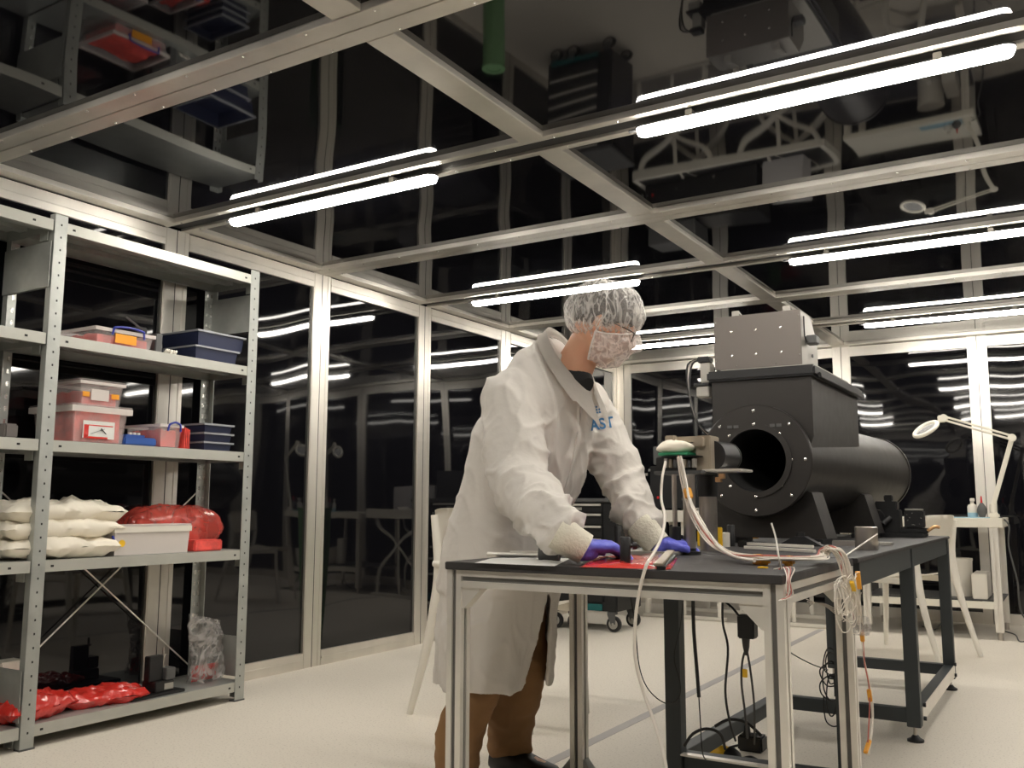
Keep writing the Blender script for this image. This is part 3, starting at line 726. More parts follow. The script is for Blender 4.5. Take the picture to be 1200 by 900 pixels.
# saddles
for (ya, yb) in ((3.70, 3.85), (4.55, 4.70)):
    g = G()
    def sad(y):
        cx = A0.x+(A1.x-A0.x)*(y-3.6)/1.95
        pts = [(cx-.235, TZ+.022), (cx-.185, TZ+.20)]
        for k in range(11):
            a = pi+.62+(pi-1.24)*k/10
            pts.append((cx+.206*math.cos(a), 1.06+.206*math.sin(a)))
        pts += [(cx+.185, TZ+.20), (cx+.235, TZ+.022)]
        return [Vector((x, y, z)) for x, z in pts]
    g.rings([sad(ya), sad(yb)], True); kid(ins, 'saddle', 'tubeblack', g, 25)
    for sx in (-.17, .17):
        cx = A0.x+(A1.x-A0.x)*(ya-3.6)/1.95+sx
        g = G(); g.box((cx-.05, ya-.01, TZ), (cx+.05, yb+.01, TZ+.0215), .002); kid(ins, 'foot', 'black', g)
# cable box at left of lid
g = G(); g.box((BX0-.075, BY0+.02, 1.33), (BX0-.02, BY0+.07, 1.375), .004); g.box((BX0-.06, BY0+.03, 1.39), (BX0-.018, BY0+.09, 1.475), .004); kid(ins, 'connector_block', 'palebox', g)
g = G(); g.box((BX0-.085, BY0+.015, 1.376), (BX0-.02, BY0+.10, 1.388), .002); kid(ins, 'connector_clamp', 'black', g); g = G(); g.box((BX0-.07, BY0+.02, 1.476), (BX0-.018, BY0+.08, 1.50), .004); kid(ins, 'connector_cap', 'black', g)
for k in range(3):
    g = G(); g.tube([(BX0-.04, BY0+.05, 1.49), (BX0-.09-.01*k, BY0+.02, 1.47), (BX0-.10, BY0+.01, 1.35-.01*k), (BX0-.07, BY0+.02, 1.22), (BX0-.03+.01*k, BY0+.06, 1.16)], .004, 6, sm=5); kid(ins, 'cable', 'steel' if k == 1 else 'blackcable', g, 60)
# small optic cluster at the far end of the dark table
oc = empty('camera_module', (2.93, 4.85, TZ), label='small black camera assembly at the far end of the dark table', cat='camera module')
cx, cyy = 2.93, 4.85
for (a, b) in (((-.16, -.10, 0), (.09, .08, .018)), ((-.10, -.05, .018), (-.02, .05, .13)), ((-.13, -.04, .13), (-.03, .04, .17)), ((.0, -.04, .045), (.085, .04, .125)), ((-.03, -.03, .018), (.10, .03, .044)), ((-.09, -.03, .17), (-.05, .02, .20))):
    g = G(); g.box((cx+a[0], cyy+a[1], TZ+a[2]), (cx+b[0], cyy+b[1], TZ+b[2]), .004); kid(oc, 'block', 'black', g)
g = G(); g.box((cx+.005, cyy-.043, TZ+.127), (cx+.08, cyy+.03, TZ+.135), .002); kid(oc, 'top_plate', 'palebox', g)
for k in range(9):
    g = G(); q = Vector((cx+.01+random.random()*.07, cyy-.041, TZ+.055+random.random()*.06)); g.lathe(q, [(.003, 0), (.002, .002), (0, .002)], 8, (0, -1, 0)); kid(oc, 'screw', 'screw', g)
g = G(); g.cyl((cx-.115, cyy-.07, TZ+.10), (cx-.115, cyy-.03, TZ+.10), .028, n=20); g.cyl((cx-.09, cyy-.09, TZ+.06), (cx-.06, cyy-.06, TZ+.09), .014, n=14); kid(oc, 'lens', 'black', g, 40)
g = G(); g.tube([(cx+.10, cyy-.03, TZ+.03), (cx+.13, cyy-.02, TZ+.05), (cx+.15, cyy-.01, TZ+.048)], .008, 8, sm=3); kid(oc, 'lever', 'brass', g, 50)
# items on the dark table
c = P(1016, 644, z=TZ)
g = G(); g.lathe((c.x, c.y, TZ), [(.037, 0), (.038, .002), (.038, .076), (.035, .078), (.031, .078), (.031, .01), (0, .01)], 32); simple(g, 'steel_cup', 'steel', 'brushed steel cylinder standing on the dark table edge', 'cylinder', smooth=35)
c = P(1036, 639, z=TZ); g = G(); g.box((c.x-.03, c.y-.02, TZ), (c.x+.03, c.y+.03, TZ+.012), .002); simple(g, 'metal_block', 'palebox', 'small flat metal block beside the brushed steel cylinder', 'block')
c = P(1020, 648, z=TZ); 
for (px_, py_, mt, nm) in ((862, 634, 'black', 'black_block'), (937, 640, 'black', 'pyramid_block')):
    c = P(px_, py_, z=TZ); g = G()
    if nm == 'black_block': 
        g.box((c.x-.05, c.y-.03, TZ), (c.x+.06, c.y+.05, TZ+.05), .004); g.cyl((c.x-.02, c.y-.045, TZ+.03), (c.x-.02, c.y-.03, TZ+.03), .014, n=14)
        simple(g, nm, mt, 'black metal block in front of the front saddle', 'block', smooth=30)
    else:
        g.prism([(c.x-.085, c.y, TZ), (c.x+.085, c.y, TZ), (c.x+.02, c.y, TZ+.035), (c.x-.02, c.y, TZ+.035)], (0, .05, 0)); g.cyl((c.x, c.y+.025, TZ+.035), (c.x, c.y+.025, TZ+.05), .014, n=14)
        simple(g, nm, mt, 'low black pyramid shaped block beside the white rods', 'base', smooth=30)
c = P(883, 631, z=TZ); g = G(); g.box((c.x-.02, c.y, TZ), (c.x+.02, c.y+.03, TZ+.022), .003); simple(g, 'amber_clip', 'kapton', 'small amber clip at the foot of the front saddle', 'clip')
g = G(); g.box((2.84, 3.66, TZ), (2.93, 3.70, TZ+.018), .002); g.box((2.70, 3.62, TZ), (2.80, 3.66, TZ+.012), .002); simple(g, 'steel_strips', 'steel', 'short steel strips under the front saddle edge', 'strips')

# ------------------------------------------------------------------ optics assembly on the aluminium table
oz = TZ
def at_z(px_, py_, z=TZ): return P(px_, py_, z=z)
def same_xy(base, py_):            # point above base seen at image row py_
    d = CR*0+CU*0
    lo, hi = base.z, base.z+1.2
    for _ in range(40):
        m = (lo+hi)/2; v = Vector((base.x, base.y, m))-CAM; yy = 450-F_PX*v.dot(CU)/v.dot(CF)
        if yy > py_: lo = m
        else: hi = m
    return (lo+hi)/2
B1 = P(809, 650, z=TZ)
ztop = same_xy(B1, 556)
oa = empty('optics_stand', B1, label='circuit board and lens assembly raised on steel posts facing the tube', cat='optical assembly')
g = G(); g.lathe((B1.x, B1.y, TZ), [(.034, 0), (.034, .010), (.020, .012), (.020, .02), (.012, .02)], 24); kid(oa, 'base', 'black', g, 35)
g = G(); g.cyl((B1.x, B1.y, TZ+.012), (B1.x, B1.y, ztop), .019, n=28); kid(oa, 'post', 'steel', g, 40)
tx = Vector((CR.x, CR.y, 0)).normalized()
q = B1 - tx*.045
g = G(); g.cyl((q.x, q.y, TZ), (q.x, q.y, TZ+.085), .018, n=20); kid(oa, 'post_holder', 'black', g, 40)
g = G(); g.cyl((q.x, q.y, TZ+.086), (q.x, q.y, ztop), .0075, n=16); kid(oa, 'thin_post', 'steel', g, 40)
B2 = P(831, 645, z=TZ); B2 = Vector((B2.x, B2.y, TZ))
g = G(); g.cyl((B2.x, B2.y, TZ), (B2.x, B2.y, same_xy(B2, 581)), .030, n=28); kid(oa, 'thick_post', 'steel', g, 40)
g = G(); g.cyl((B2.x, B2.y, same_xy(B2, 582)), (B2.x, B2.y, same_xy(B2, 556)), .034, n=28); kid(oa, 'post_collar', 'black', g, 40)
yb2 = (B1.y+B2.y)/2
def W(px_, py_, dy=0): return P(px_, py_, y=yb2+dy)
ZT = W(815, 556).z
rot = math.atan2(tx.y, tx.x)*.35
def lb_(name, px0, px1, py0, py1, dy0, dy1, mat, bev=.002, smooth=None):
    a = W(px0, py1, dy0); b = W(px1, py0, dy0)
    g = G(); g.box((a.x, a.y, a.z), (b.x, a.y+(dy1-dy0), b.z), bev); return kid(oa, name, mat, g, smooth)
lb_('base_plate', 766, 822, 551, 556, -.05, .10, 'greydark')
lb_('side_tray', 769, 823, 535, 551, .03, .034, 'black')
lb_('shelf_plate', 822, 868, 549, 553, -.01, .12, 'alu2')
lb_('circuit_board', 771, 806, 529.5, 534, -.045, .07, 'pcb')
lb_('lower_circuit_board', 774, 818, 533.5, 536, -.05, .08, 'black')
lb_('mount_block', 816, 832, 510, 553, .0, .09, 'beige', .003)
lb_('mount_arm', 780, 816, 511, 519, .02, .06, 'beige', .003)
lb_('mount_clamp', 779, 790, 510, 521, -.01, .02, 'beige', .003)
lb_('mount_jaw', 812, 823, 512, 523, -.03, .0, 'beige', .003)
lb_('inner_plate', 802, 816, 519, 540, .03, .06, 'palebox', .002)
for k in range(7):
    q0 = 778+k*5.5
    lb_('connector', q0, q0+3.4, 537+(k % 3), 548, -.04+.01*(k % 2), -.02+.01*(k % 2), ('palebox', 'beige', 'greydark')[k % 3], .001)
g = G(); c0 = W(833, 534, .04); g.cyl(c0-Vector((0.0, 0, 0))-AX*.0, c0+Vector((.0, 0, 0))+AX*.14, .050, n=36)
g2c = kid(oa, 'lens_barrel', 'black', g, 40)
g = G(); g.annulus(c0+AX*.1405, AX, .030, .052, .006, 36); kid(oa, 'lens_ring', 'black', g, 40)
# white foam lump over the board
g = G(); cc = W(791, 525, .0)
def foamf(u, v):
    a = 2*pi*u; b = pi*v
    r = 1+.18*noise.noise(Vector((math.cos(a)*1.6, math.sin(a)*1.6, b*1.3)))
    return cc+Vector((math.cos(a)*math.sin(b)*.062*r, math.sin(a)*math.sin(b)*.042*r, math.cos(b)*.024*r+.002))
g.grid(foamf, 26, 14); bmesh.ops.remove_doubles(g.bm, verts=g.bm.verts, dist=.0008); kid(oa, 'foam_cover', 'foam', g, 80)
for (px_, py_) in ((845, 558), (841, 562)):
    lb_('brass_fitting', px_-3, px_+3, py_-3, py_+3, -.02, .0, 'brass', .001)

# black optical posts
def opost(px_, pyb, pyt, r, label, knob=None, z=TZ):
    b = P(px_, pyb, z=z); zt = same_xy(Vector((b.x, b.y, z)), pyt)
    e = empty('optical_post', b, label=label, cat='optical post', group='black optical post holders')
    g = G(); g.lathe((b.x, b.y, z), [(r, 0), (r, (zt-z)-.003), (r-.002, zt-z), (r*.5, zt-z), (r*.5, zt-z-.01), (0, zt-z-.01)], 24); kid(e, 'barrel', 'black', g, 40)
    if knob:
        d = tx; p = Vector((b.x, b.y, zt-.022))+d*(r-.001)
        g = G(); g.cyl(p, p+d*.006, .004, n=10); g.cyl(p+d*.006, p+d*.016, .009, n=14); kid(e, 'thumb_screw', 'black', g, 40)
    return e
opost(733, 664, 629, .0135, 'black post holder standing on the red packet, nearest the camera', 1)
opost(725, 650, 616, .0135, 'black post holder just behind the nearest one by the gloved hand')
opost(790, 648, 615, .013, 'black post holder left of the thin steel post, behind it', None)
opost(857, 640, 615, .0145, 'black post holder right of the yellow tabs')
opost(796, 649.5, 627, .0145, 'black post holder carrying the slim steel rod', 1)
g = G(); c = P(768, 651, z=TZ); g.box((c.x-.10, c.y-.02, TZ+.0005), (c.x+.06, c.y+.12, TZ+.012), .002); simple(g, 'aluminium_plate', 'palebox', 'flat grey metal plate between the gloved hands', 'plate')
for (px_, py_, pt_) in ((821, 640, 622), (843.5, 642, 618)):
    b = P(px_, py_, z=TZ); zt = same_xy(Vector((b.x, b.y, TZ)), pt_); g = G(); g.box((b.x-.010, b.y-.006, TZ), (b.x+.010, b.y+.006, zt), .002)
    simple(g, 'yellow_tab', 'yellow', 'upright yellow plastic tab, '+('left of the thick steel post' if px_ < 830 else 'right of the thick steel post'), 'tab', 'yellow tabs around the thick steel post')
b = P(849, 641, z=TZ); g = G(); g.lathe((b.x, b.y+.02, TZ), [(.014, 0), (.014, .05), (.010, .052), (0, .052)], 16); simple(g, 'white_pot', 'whiteplastic', 'small white pot behind the right yellow tab', 'pot', smooth=40)
# red packet
def sheet(name, pts, mat, label, cat, h=.012, seed=1.0, amp=.006, n=22, z=TZ):
    a, b, c, d = [Vector(p) for p in pts]; g = G()
    def f(u, v, s):
        p = (a*(1-u)+b*u)*(1-v)+(d*(1-u)+c*u)*v
        e = (16*u*(1-u)*v*(1-v))**.35 if 0 < u < 1 and 0 < v < 1 else 0
        zz = z+.001+(h*e*.8+amp*e*(1+noise.noise(Vector((u*6+seed, v*6, seed))) + .5*noise.noise(Vector((u*16+seed, v*16, seed)))) if s else 0)
        return Vector((p.x, p.y, zz))
    g.grid(lambda u, v: f(u, v, 1), n, n); g.grid(lambda u, v: f(u, v, 0), n, n)
    bmesh.ops.remove_doubles(g.bm, verts=g.bm.verts, dist=.0004)
    return tag(g.make(name, mat, None, 70), label, cat)
def tz(px_, py_): return P(px_, py_, z=TZ)
rp = sheet('red_packet', (tz(680, 665), tz(786, 668), tz(794, 655), tz(700, 655)), 'red', 'red and clear plastic packet lying at the front edge of the table', 'packet', .010, 2.1)
sheet('clear_sheet', (tz(742, 663), tz(778, 666), tz(784, 656), tz(752, 655)), 'foil', 'crinkled clear film on the red packet beside the white cable', 'film', .018, 4.1, .006, 16)
sheet('paper_wipe', (tz(556, 660), tz(650, 664), tz(668, 655), tz(575, 655)), 'paper', 'crumpled white wipe along the left front of the black table top', 'wipe', .002, 5.5, .003)
e = empty('connector_lead', tz(783, 660), label='flat pale connector lying tilted at the end of the red packet', cat='connector')
a_, b_ = tz(771, 668), tz(786, 655)
g = G(); g.bar(a_+Vector((0, 0, .012)), b_+Vector((0, 0, .022)), .022, .006, bevel=.001); kid(e, 'shell', 'beige', g)
g = G(); g.bar(a_+Vector((.008, 0, .005)), b_+Vector((.010, 0, .013)), .020, .008, bevel=.001); kid(e, 'body', 'black', g)
# metal tubes + black clamp at left
e = empty('tool_clamp', tz(643, 659), label='black headed tool with chrome jaws lying left of the near hand', cat='tool')
c = P(643, 659, z=TZ)+Vector((0, .0, 0))
g = G(); g.lathe(c+Vector((-.028, 0, .022)), [(.0, 0), (.020, .001), (.022, .01), (.022, .048), (.018, .055), (0, .056)], 20, (1, .25, 0)); kid(e, 'head', 'greydark', g, 40)
for k in range(3):
    g = G(); g.bar(c+Vector((.03, .01+k*.008, .02)), c+Vector((.075, .0+k*.02, .012+.008*k)), .008, .006, bevel=.001); kid(e, 'jaw', 'steel', g)
for k, (p0, p1, l_) in enumerate((((565, 653), (631, 655), 'near'), ((592, 651), (636, 652), 'far'))):
    a_, b_ = tz(*p0), tz(*p1); g = G(); g.cyl(a_+Vector((0, .03, .008)), b_+Vector((0, .03, .008)), .0065, n=12)
    simple(g, 'metal_rod', 'alu2', l_+' of two thin bright rods at the left end of the black table top', 'rod', 'thin metal rods', 40)
# white rods right
for k, (p0, p1, l_) in enumerate((((873, 644), (955, 649), 'front'), ((876, 641), (953, 645), 'rear'))):
    a_, b_ = tz(*p0), tz(*p1); a_.y += 0; g = G(); g.bar(a_+Vector((0, 0, .008+k*.004)), b_+Vector((0, 0, .008+k*.004)), .012, .010, bevel=.001)
    simple(g, 'white_rod', 'whiteplastic', l_+' of two long white rods lying across the table', 'rod', 'white rods')
g = G(); c = tz(870, 641); g.box((c.x-.015, c.y-.01, TZ), (c.x+.015, c.y+.02, TZ+.022), .003); simple(g, 'rod_clamp', 'black', 'small black clamp at the left end of the white rods', 'clamp')
c = tz(894, 666); g = G(); g.box((c.x-.012, c.y-.006, TZ), (c.x+.012, c.y+.006, TZ+.004), .001); simple(g, 'yellow_chip', 'yellow', 'tiny yellow chip near the front right corner of the table', 'chip')

wy = B1.y-.055
# cables
def cable(name, pts, r, mat, label, cat='cable', group=None, sm=6, n=7):
    g = G(); g.tube(pts, r, n, sm=sm); return simple(g, name, mat, label, cat, group, 60)
yw = B1.y-.05
fr = TY0-.016
cable('white_cable', [P(780, 541, y=wy), P(776, 560, y=wy-.04), P(775, 585, y=2.60), P(779, 605, y=2.38), P(775, 630, y=2.25), P(765, 650, y=2.10), P(757, 664, y=fr), P(748, 700, y=fr), P(744, 740, y=fr), P(745, 775, y=fr), P(754, 810, y=fr-.0), P(768, 850, y=fr-.02), P(779, 890, y=fr-.05), P(783, 925, y=fr-.1)], .0042, 'wire', 'thick white cable hanging from the circuit board over the table front')
# bundle of wires to the right
xr = TX1+.016
def bundle(path_fn, k, seed):
    random.seed(seed+k*17)
    return path_fn(k)
wr_ = empty('wire_harness', tz(880, 655), label='bundle of thin white wires running across the table and over its right edge', cat='wire harness')
base = [P(797, 536, y=wy), P(801, 560, y=wy-.01), P(808, 590, y=wy-.03), P(820, 615, y=wy-.07), P(838, 640, y=wy-.13), P(858, 652, z=TZ+.012), P(880, 656, z=TZ+.012), P(905, 657.5, z=TZ+.012), P(935, 657.5, z=TZ+.012), P(962, 656, z=TZ+.014)]
edge = P(975, 646, x=xr-.03)
hang = [P(966, 650, x=xr-.05), P(976, 644.5, x=xr-.01), P(988, 655, x=xr+.012), P(994, 680, x=xr+.02), P(1003, 710, x=xr+.022), P(1008, 735, x=xr+.02)]
for k in range(13):
    off = Vector(((random.random()-.5)*.030, (random.random()-.5)*.024, random.random()*.010))
    pts = []
    for i, p in enumerate(base+hang):
        s = (.5, .5, .6, .8)[i] if i < 4 else 1.0
        pts.append(p+off*s+Vector((random.uniform(-1, 1), random.uniform(-1, 1), random.uniform(0, 1)))*.005*s)
    for p in pts[5:10]: p.z = max(p.z, TZ+.003)
    g = G(); g.tube(pts, .0021, 5, sm=5); kid(wr_, 'wire', 'wire' if k != 7 else 'wirered', g, 60)
g = G(); g.tube([P(798, 537, y=wy-.01), P(803, 560, y=wy-.02), P(809, 590, y=wy-.045), P(822, 615, y=wy-.085), P(840, 639, y=wy-.145), P(860, 652, z=TZ+.02), P(884, 657, z=TZ+.018)], .0045, 8, sm=6); kid(wr_, 'main_lead', 'wire', g, 60)
for k in range(14):     # tangle hanging at the corner
    c = P(992+random.uniform(-10, 10), 705+random.uniform(-14, 14), x=xr+.022)
    pts = []
    a0 = random.random()*6.28; ry, rz_ = random.uniform(.03, .07), random.uniform(.03, .09)
    for j in range(8):
        a = a0+j*.85
        pts.append(c+Vector((random.uniform(-.008, .012), math.cos(a)*ry, math.sin(a)*rz_)))
    g = G(); g.tube(pts, .0013, 4, sm=4); kid(wr_, 'loose_loop', 'wire', g, 60)
for k, (p0, p1) in enumerate((((985, 640), (1030, 626)), ((965, 660), (990, 672)))):
    pass
g = G(); g.tube([P(988, 653, x=xr), P(1000, 645, x=xr-.01), P(1016, 634, x=xr-.02), P(1028, 626, x=xr-.02)], .0022, 5, sm=4); kid(wr_, 'cable_tie', 'whiteplastic', g, 60)
g = G(); g.tube([P(915, 667, z=TZ+.004), P(913, 655, y=2.10), P(909, 630, y=2.14), P(904, 613, y=2.15)], .0022, 5, sm=5); kid(wr_, 'cable_tie', 'whiteplastic', g, 60)
for (a_, b_) in (((885, 655), (897, 657)), ((918, 657), (930, 657.5))):
    g = G(); g.bar(P(a_[0], a_[1], z=TZ+.012), P(b_[0], b_[1], z=TZ+.012), .03, .026, bevel=.006); kid(wr_, 'amber_band', 'kapton', g)
g = G(); g.bar(P(805, 572, y=wy-.02), P(808, 585, y=wy-.03), .022, .020, bevel=.004); kid(wr_, 'amber_band', 'kapton', g)
g = G(); g.bar(P(1005, 670, x=xr+.03), P(1007, 690, x=xr+.03), .012, .008); kid(wr_, 'amber_band', 'kapton', g)
g = G(); g.bar(P(998, 682, x=xr+.035), P(1001, 692, x=xr+.035), .010, .006); kid(wr_, 'yellow_band', 'yellow', g)
for k in range(2):
    g = G(); g.tube([P(1009, 735, x=xr+.02), P(1012, 770, x=xr+.02), P(1019+k*2, 810, x=xr+.02), P(1022+k, 845, x=xr+.02), P(1016+k*2, 885, x=xr+.02)], .0022, 5, sm=5); kid(wr_, 'hanging_wire', 'wire', g, 60)
g = G(); g.tube([P(1011, 738, x=xr+.022), P(1013, 775, x=xr+.022), P(1019, 812, x=xr+.022), P(1017, 870, x=xr+.022)], .0018, 5, sm=5); kid(wr_, 'hanging_wire', 'wirered', g, 60)
for (a_, b_) in (((1010, 741), (1011, 752)), ((1018, 808), (1020, 822)), ((1019, 868), (1014, 882))):
    g = G(); g.bar(P(a_[0], a_[1], x=xr+.022), P(b_[0], b_[1], x=xr+.022), .011, .008, bevel=.002); kid(wr_, 'amber_band', 'kapton', g)
cpos = P(1009, 733, x=xr+.03); g = G(); g.lathe(cpos, [(0, -.028), (.020, -.024), (.027, 0), (.020, .022), (0, .026)], 14); kid(wr_, 'plastic_cap', 'foil', g, 60)
# red thin wires at near corner
for k in range(5):
    c = P(912, 668, z=TZ+.003); g = G()
    pts = [c+Vector((random.uniform(-.01, .01), random.uniform(-.01, .01), .002)), P(918+k*3, 667, z=TZ+.006)+Vector((0, random.uniform(-.01, .01), .004)), P(922+k, 676+k, x=TX1+.004), P(921+k*2, 690+2*k, x=TX1+.008), P(924-k*3, 700+k, x=TX1+.006)]
    g.tube(pts, .0014, 5, sm=4); kid(wr_, 'loose_wire', 'wirered' if k % 2 else 'wire', g, 60)
# side loop under the table
for k in range(4):
    g = G(); g.tube([P(945+k, 702+3*k, x=xr-.15), P(955, 706, x=xr-.15), P(968, 708+k, x=xr-.1), P(985, 716+k*2, x=xr), P(1000, 716-k, x=xr+.02)], .0014, 5, sm=4); kid(wr_, 'side_loop', 'wire', g, 60)
# cables below the tables
yc = 2.62
cable('black_strap', [P(812, 700, y=yc), P(813, 740, y=yc), P(817, 790, y=yc), P(819, 817, y=yc)], .0055, 'blackcable', 'short thick black lead hanging straight down under the table')
cable('black_lead', [P(819, 817, y=yc+.01), P(821, 850, y=yc), P(824, 885, y=yc), P(832, 893, z=.003)], .0018, 'blackcable', 'thin lead continuing below the short thick black one')
cable('thin_black_lead', [P(738, 695, y=2.5), P(744, 730, y=2.5), P(749, 780, y=2.5), P(760, 808, y=2.5), P(780, 824, y=2.55), P(795, 818, y=2.6), P(797, 800, y=2.6), P(790, 770, y=2.6), P(797, 735, y=2.6), P(801, 700, y=2.6)], .0016, 'blackcable', 'thin black lead looping from the table around the dark front leg')
cable('black_power_cable', [P(847, 698, y=yc), P(847, 730, y=yc), P(853, 760, y=yc), P(850, 810, y=yc), P(855, 845, y=yc+.05), P(862, 868, y=2.75)], .0035, 'blackcable', 'black power cable left of the power brick')
pb = empty('power_brick', P(873, 735, y=2.25), label='black power brick hanging beside the near right table leg', cat='power supply')
a_ = P(864, 748, y=2.25); b_ = P(883, 722, y=2.25)
g = G(); g.box((a_.x, 2.25, a_.z), (b_.x, 2.285, b_.z), .003); kid(pb, 'body', 'black', g)
g = G(); g.lathe(P(874, 748, y=2.267), [(.010, 0), (.008, -.02), (.004, -.04), (0, -.041)], 12, (0, 0, 1)); kid(pb, 'strain_relief', 'blackcable', g, 40)
g = G(); g.tube([P(874, 760, y=2.267), P(870, 775, y=2.27), P(869, 800, y=2.3), P(873, 835, y=2.4), P(876, 865, y=2.5)], .003, 6, sm=5); kid(pb, 'lead', 'blackcable', g, 60)
g = G(); g.tube([P(875, 760, y=2.267), P(880, 790, y=2.28), P(884, 830, y=2.35), P(884, 872, y=2.45)], .003, 6, sm=5); kid(pb, 'lead', 'blackcable', g, 60)
g = G(); g.tube([P(866, 722, y=2.267), P(858, 712, y=2.27), P(848, 704, y=2.3)], .003, 6, sm=4); kid(pb, 'lead', 'blackcable', g, 60)
g = G(); c = P(873, 789, y=2.275); g.box(c-Vector((.006, .002, .010)), c+Vector((.006, .002, .010)), .001); kid(pb, 'yellow_tag', 'yellow', g)
ps = empty('power_socket', P(878, 880, z=.0), label='black socket block with plugs on the floor under the table', cat='socket')
c = P(879, 880, z=.0)
g = G(); g.box((c.x-.04, c.y-.02, .0), (c.x+.05, c.y+.05, .055), .006); kid(ps, 'block', 'black', g)
g = G(); g.lathe((c.x-.01, c.y, .055), [(.014, 0), (.012, .03), (.005, .05), (0, .051)], 12); kid(ps, 'plug', 'black', g, 40)
for k, pts in enumerate(([P(802, 874, y=2.70), P(812, 860, y=2.70), P(828, 854, y=2.70), P(844, 860, y=2.70), P(850, 878, y=2.72)], [P(838, 851, y=2.72), P(855, 843, y=2.72), P(875, 847, y=2.72), P(892, 862, y=2.70)], [P(850, 878, z=.01), P(862, 874, z=.015), P(876, 872, z=.02)], [P(866, 890, z=.01), P(880, 887, z=.012), P(893, 894, z=.01)], [P(818, 885, z=.01), P(830, 893, z=.01), P(842, 897, z=.01)])):
    cable('floor_cable', pts, .0045, 'blackcable', ('black cable arching over the lower rail beside the dark leg', 'black cable arching right, behind the near table leg', 'short black cable into the socket block', 'black cable curving in front of the socket block', 'black cable leading left to the yellow plug')[k])
yp = empty('yellow_plug', P(845, 893, z=0), label='black and yellow cable reel plug on the floor', cat='plug')
c = P(846, 893, z=0)
g = G(); g.lathe(c+Vector((0, 0, .028)), [(0, -.035), (.022, -.034), (.028, -.01), (.026, .02), (.015, .035), (0, .036)], 16, (.9, -.3, .2)); kid(yp, 'grip', 'plugyellow', g, 40)
g = G(); g.lathe(c+Vector((.032, -.012, .032)), [(0, 0), (.029, .001), (.027, .03), (.012, .05), (0, .051)], 16, (.8, -.5, -.2)); g.lathe(c+Vector((-.01, .01, .06)), [(0, 0), (.014, .001), (.010, .03), (0, .04)], 12, (.1, .2, 1)); kid(yp, 'sleeve', 'black', g, 40)
# tangle hanging at the far dark leg
ct = empty('cable_tangle', P(975, 790, y=4.0), label='tangle of black cables hanging behind the right aluminium leg', cat='cable')
g = G(); g.tube([P(914, 757, y=3.2), P(935, 770, y=3.4), P(953, 779, y=3.6), P(970, 785, y=3.75)], .0022, 5, sm=4); kid(ct, 'cable', 'blackcable', g, 60)
for k in range(6):
    c = P(974, 775+k*8, y=3.8); random.seed(50+k); r1, r2 = random.uniform(.015, .045), random.uniform(.04, .08)
    g = G(); g.tube([c+Vector((math.cos(j*.9)*r1, random.uniform(-.02, .02), math.sin(j*.9)*r2)) for j in range(8)], .0028, 5, sm=4); kid(ct, 'cable', 'blackcable', g, 60)
g = G(); g.tube([P(965, 815, y=3.8), P(967, 842, y=3.8), P(975, 851, y=3.8), P(984, 850, y=3.8)], .0028, 5, sm=4); kid(ct, 'cable', 'blackcable', g, 60)
# ------------------------------------------------------------------ person
def voxel(g, vs, it=3, fac=.5):
    """one continuous surface out of overlapping shapes"""
    bm = g.bm; bmesh.ops.recalc_face_normals(bm, faces=bm.faces)
    me = bpy.data.meshes.new('tmp'); bm.to_mesh(me); bm.free()
    o = bpy.data.objects.new('tmp', me); COL.objects.link(o)
    r = o.modifiers.new('r', 'REMESH'); r.mode = 'VOXEL'; r.voxel_size = vs
    s = o.modifiers.new('s', 'SMOOTH'); s.factor = fac; s.iterations = it
    dg = bpy.context.evaluated_depsgraph_get(); dg.update()
    m2 = bpy.data.meshes.new_from_object(o.evaluated_get(dg))
    bpy.data.objects.remove(o); bpy.data.meshes.remove(me)
    out = G(); out.bm.from_mesh(m2); bpy.data.meshes.remove(m2); out.bm.normal_update(); return out
def displace(g, fn):
    for v, n, c in [(v, v.normal.copy(), v.co.copy()) for v in g.bm.verts]: v.co = c+n*fn(c, n)
    g.bm.normal_update(); return g
def V(*a): return Vector(a)
def ell(g, c, ax, ay, az, Rm=None, nu=20, nv=14, f=None):
    c = Vector(c); Rm = Rm or Matrix.Identity(3); rs = []
    for j in range(nv+1):
        b = -pi/2+pi*j/nv; b = max(-pi/2+.02, min(pi/2-.02, b))
        rs.append([c+Rm@V(ax*math.cos(b)*math.cos(2*pi*i/nu), ay*math.cos(b)*math.sin(2*pi*i/nu), az*math.sin(b)) for i in range(nu)])
    g.rings(rs); return g
pe = empty('person', (1.95, 2.70, 0), label='person in white lab coat and hair net leaning on the table with gloved hands', cat='person')
S_R, E_R, W_R = V(2.125, 2.50, 1.235), P(617, 566, y=2.38), P(663, 630, y=2.20)
S_L, E_L, W_L = V(2.21, 2.885, 1.225), P(729, 562, y=2.92), P(756, 622, y=2.80)
H_R, H_L = P(680, 640, y=2.22), P(768, 635, y=2.80)
FLR = -.037      # floor level in the person's own modelling space
HC = P(706, 384, y=2.70)
hyaw = math.radians(24); hp = math.radians(24)
HR = (Matrix.Rotation(hyaw, 3, 'Z') @ Matrix.Rotation(hp, 3, 'Y'))
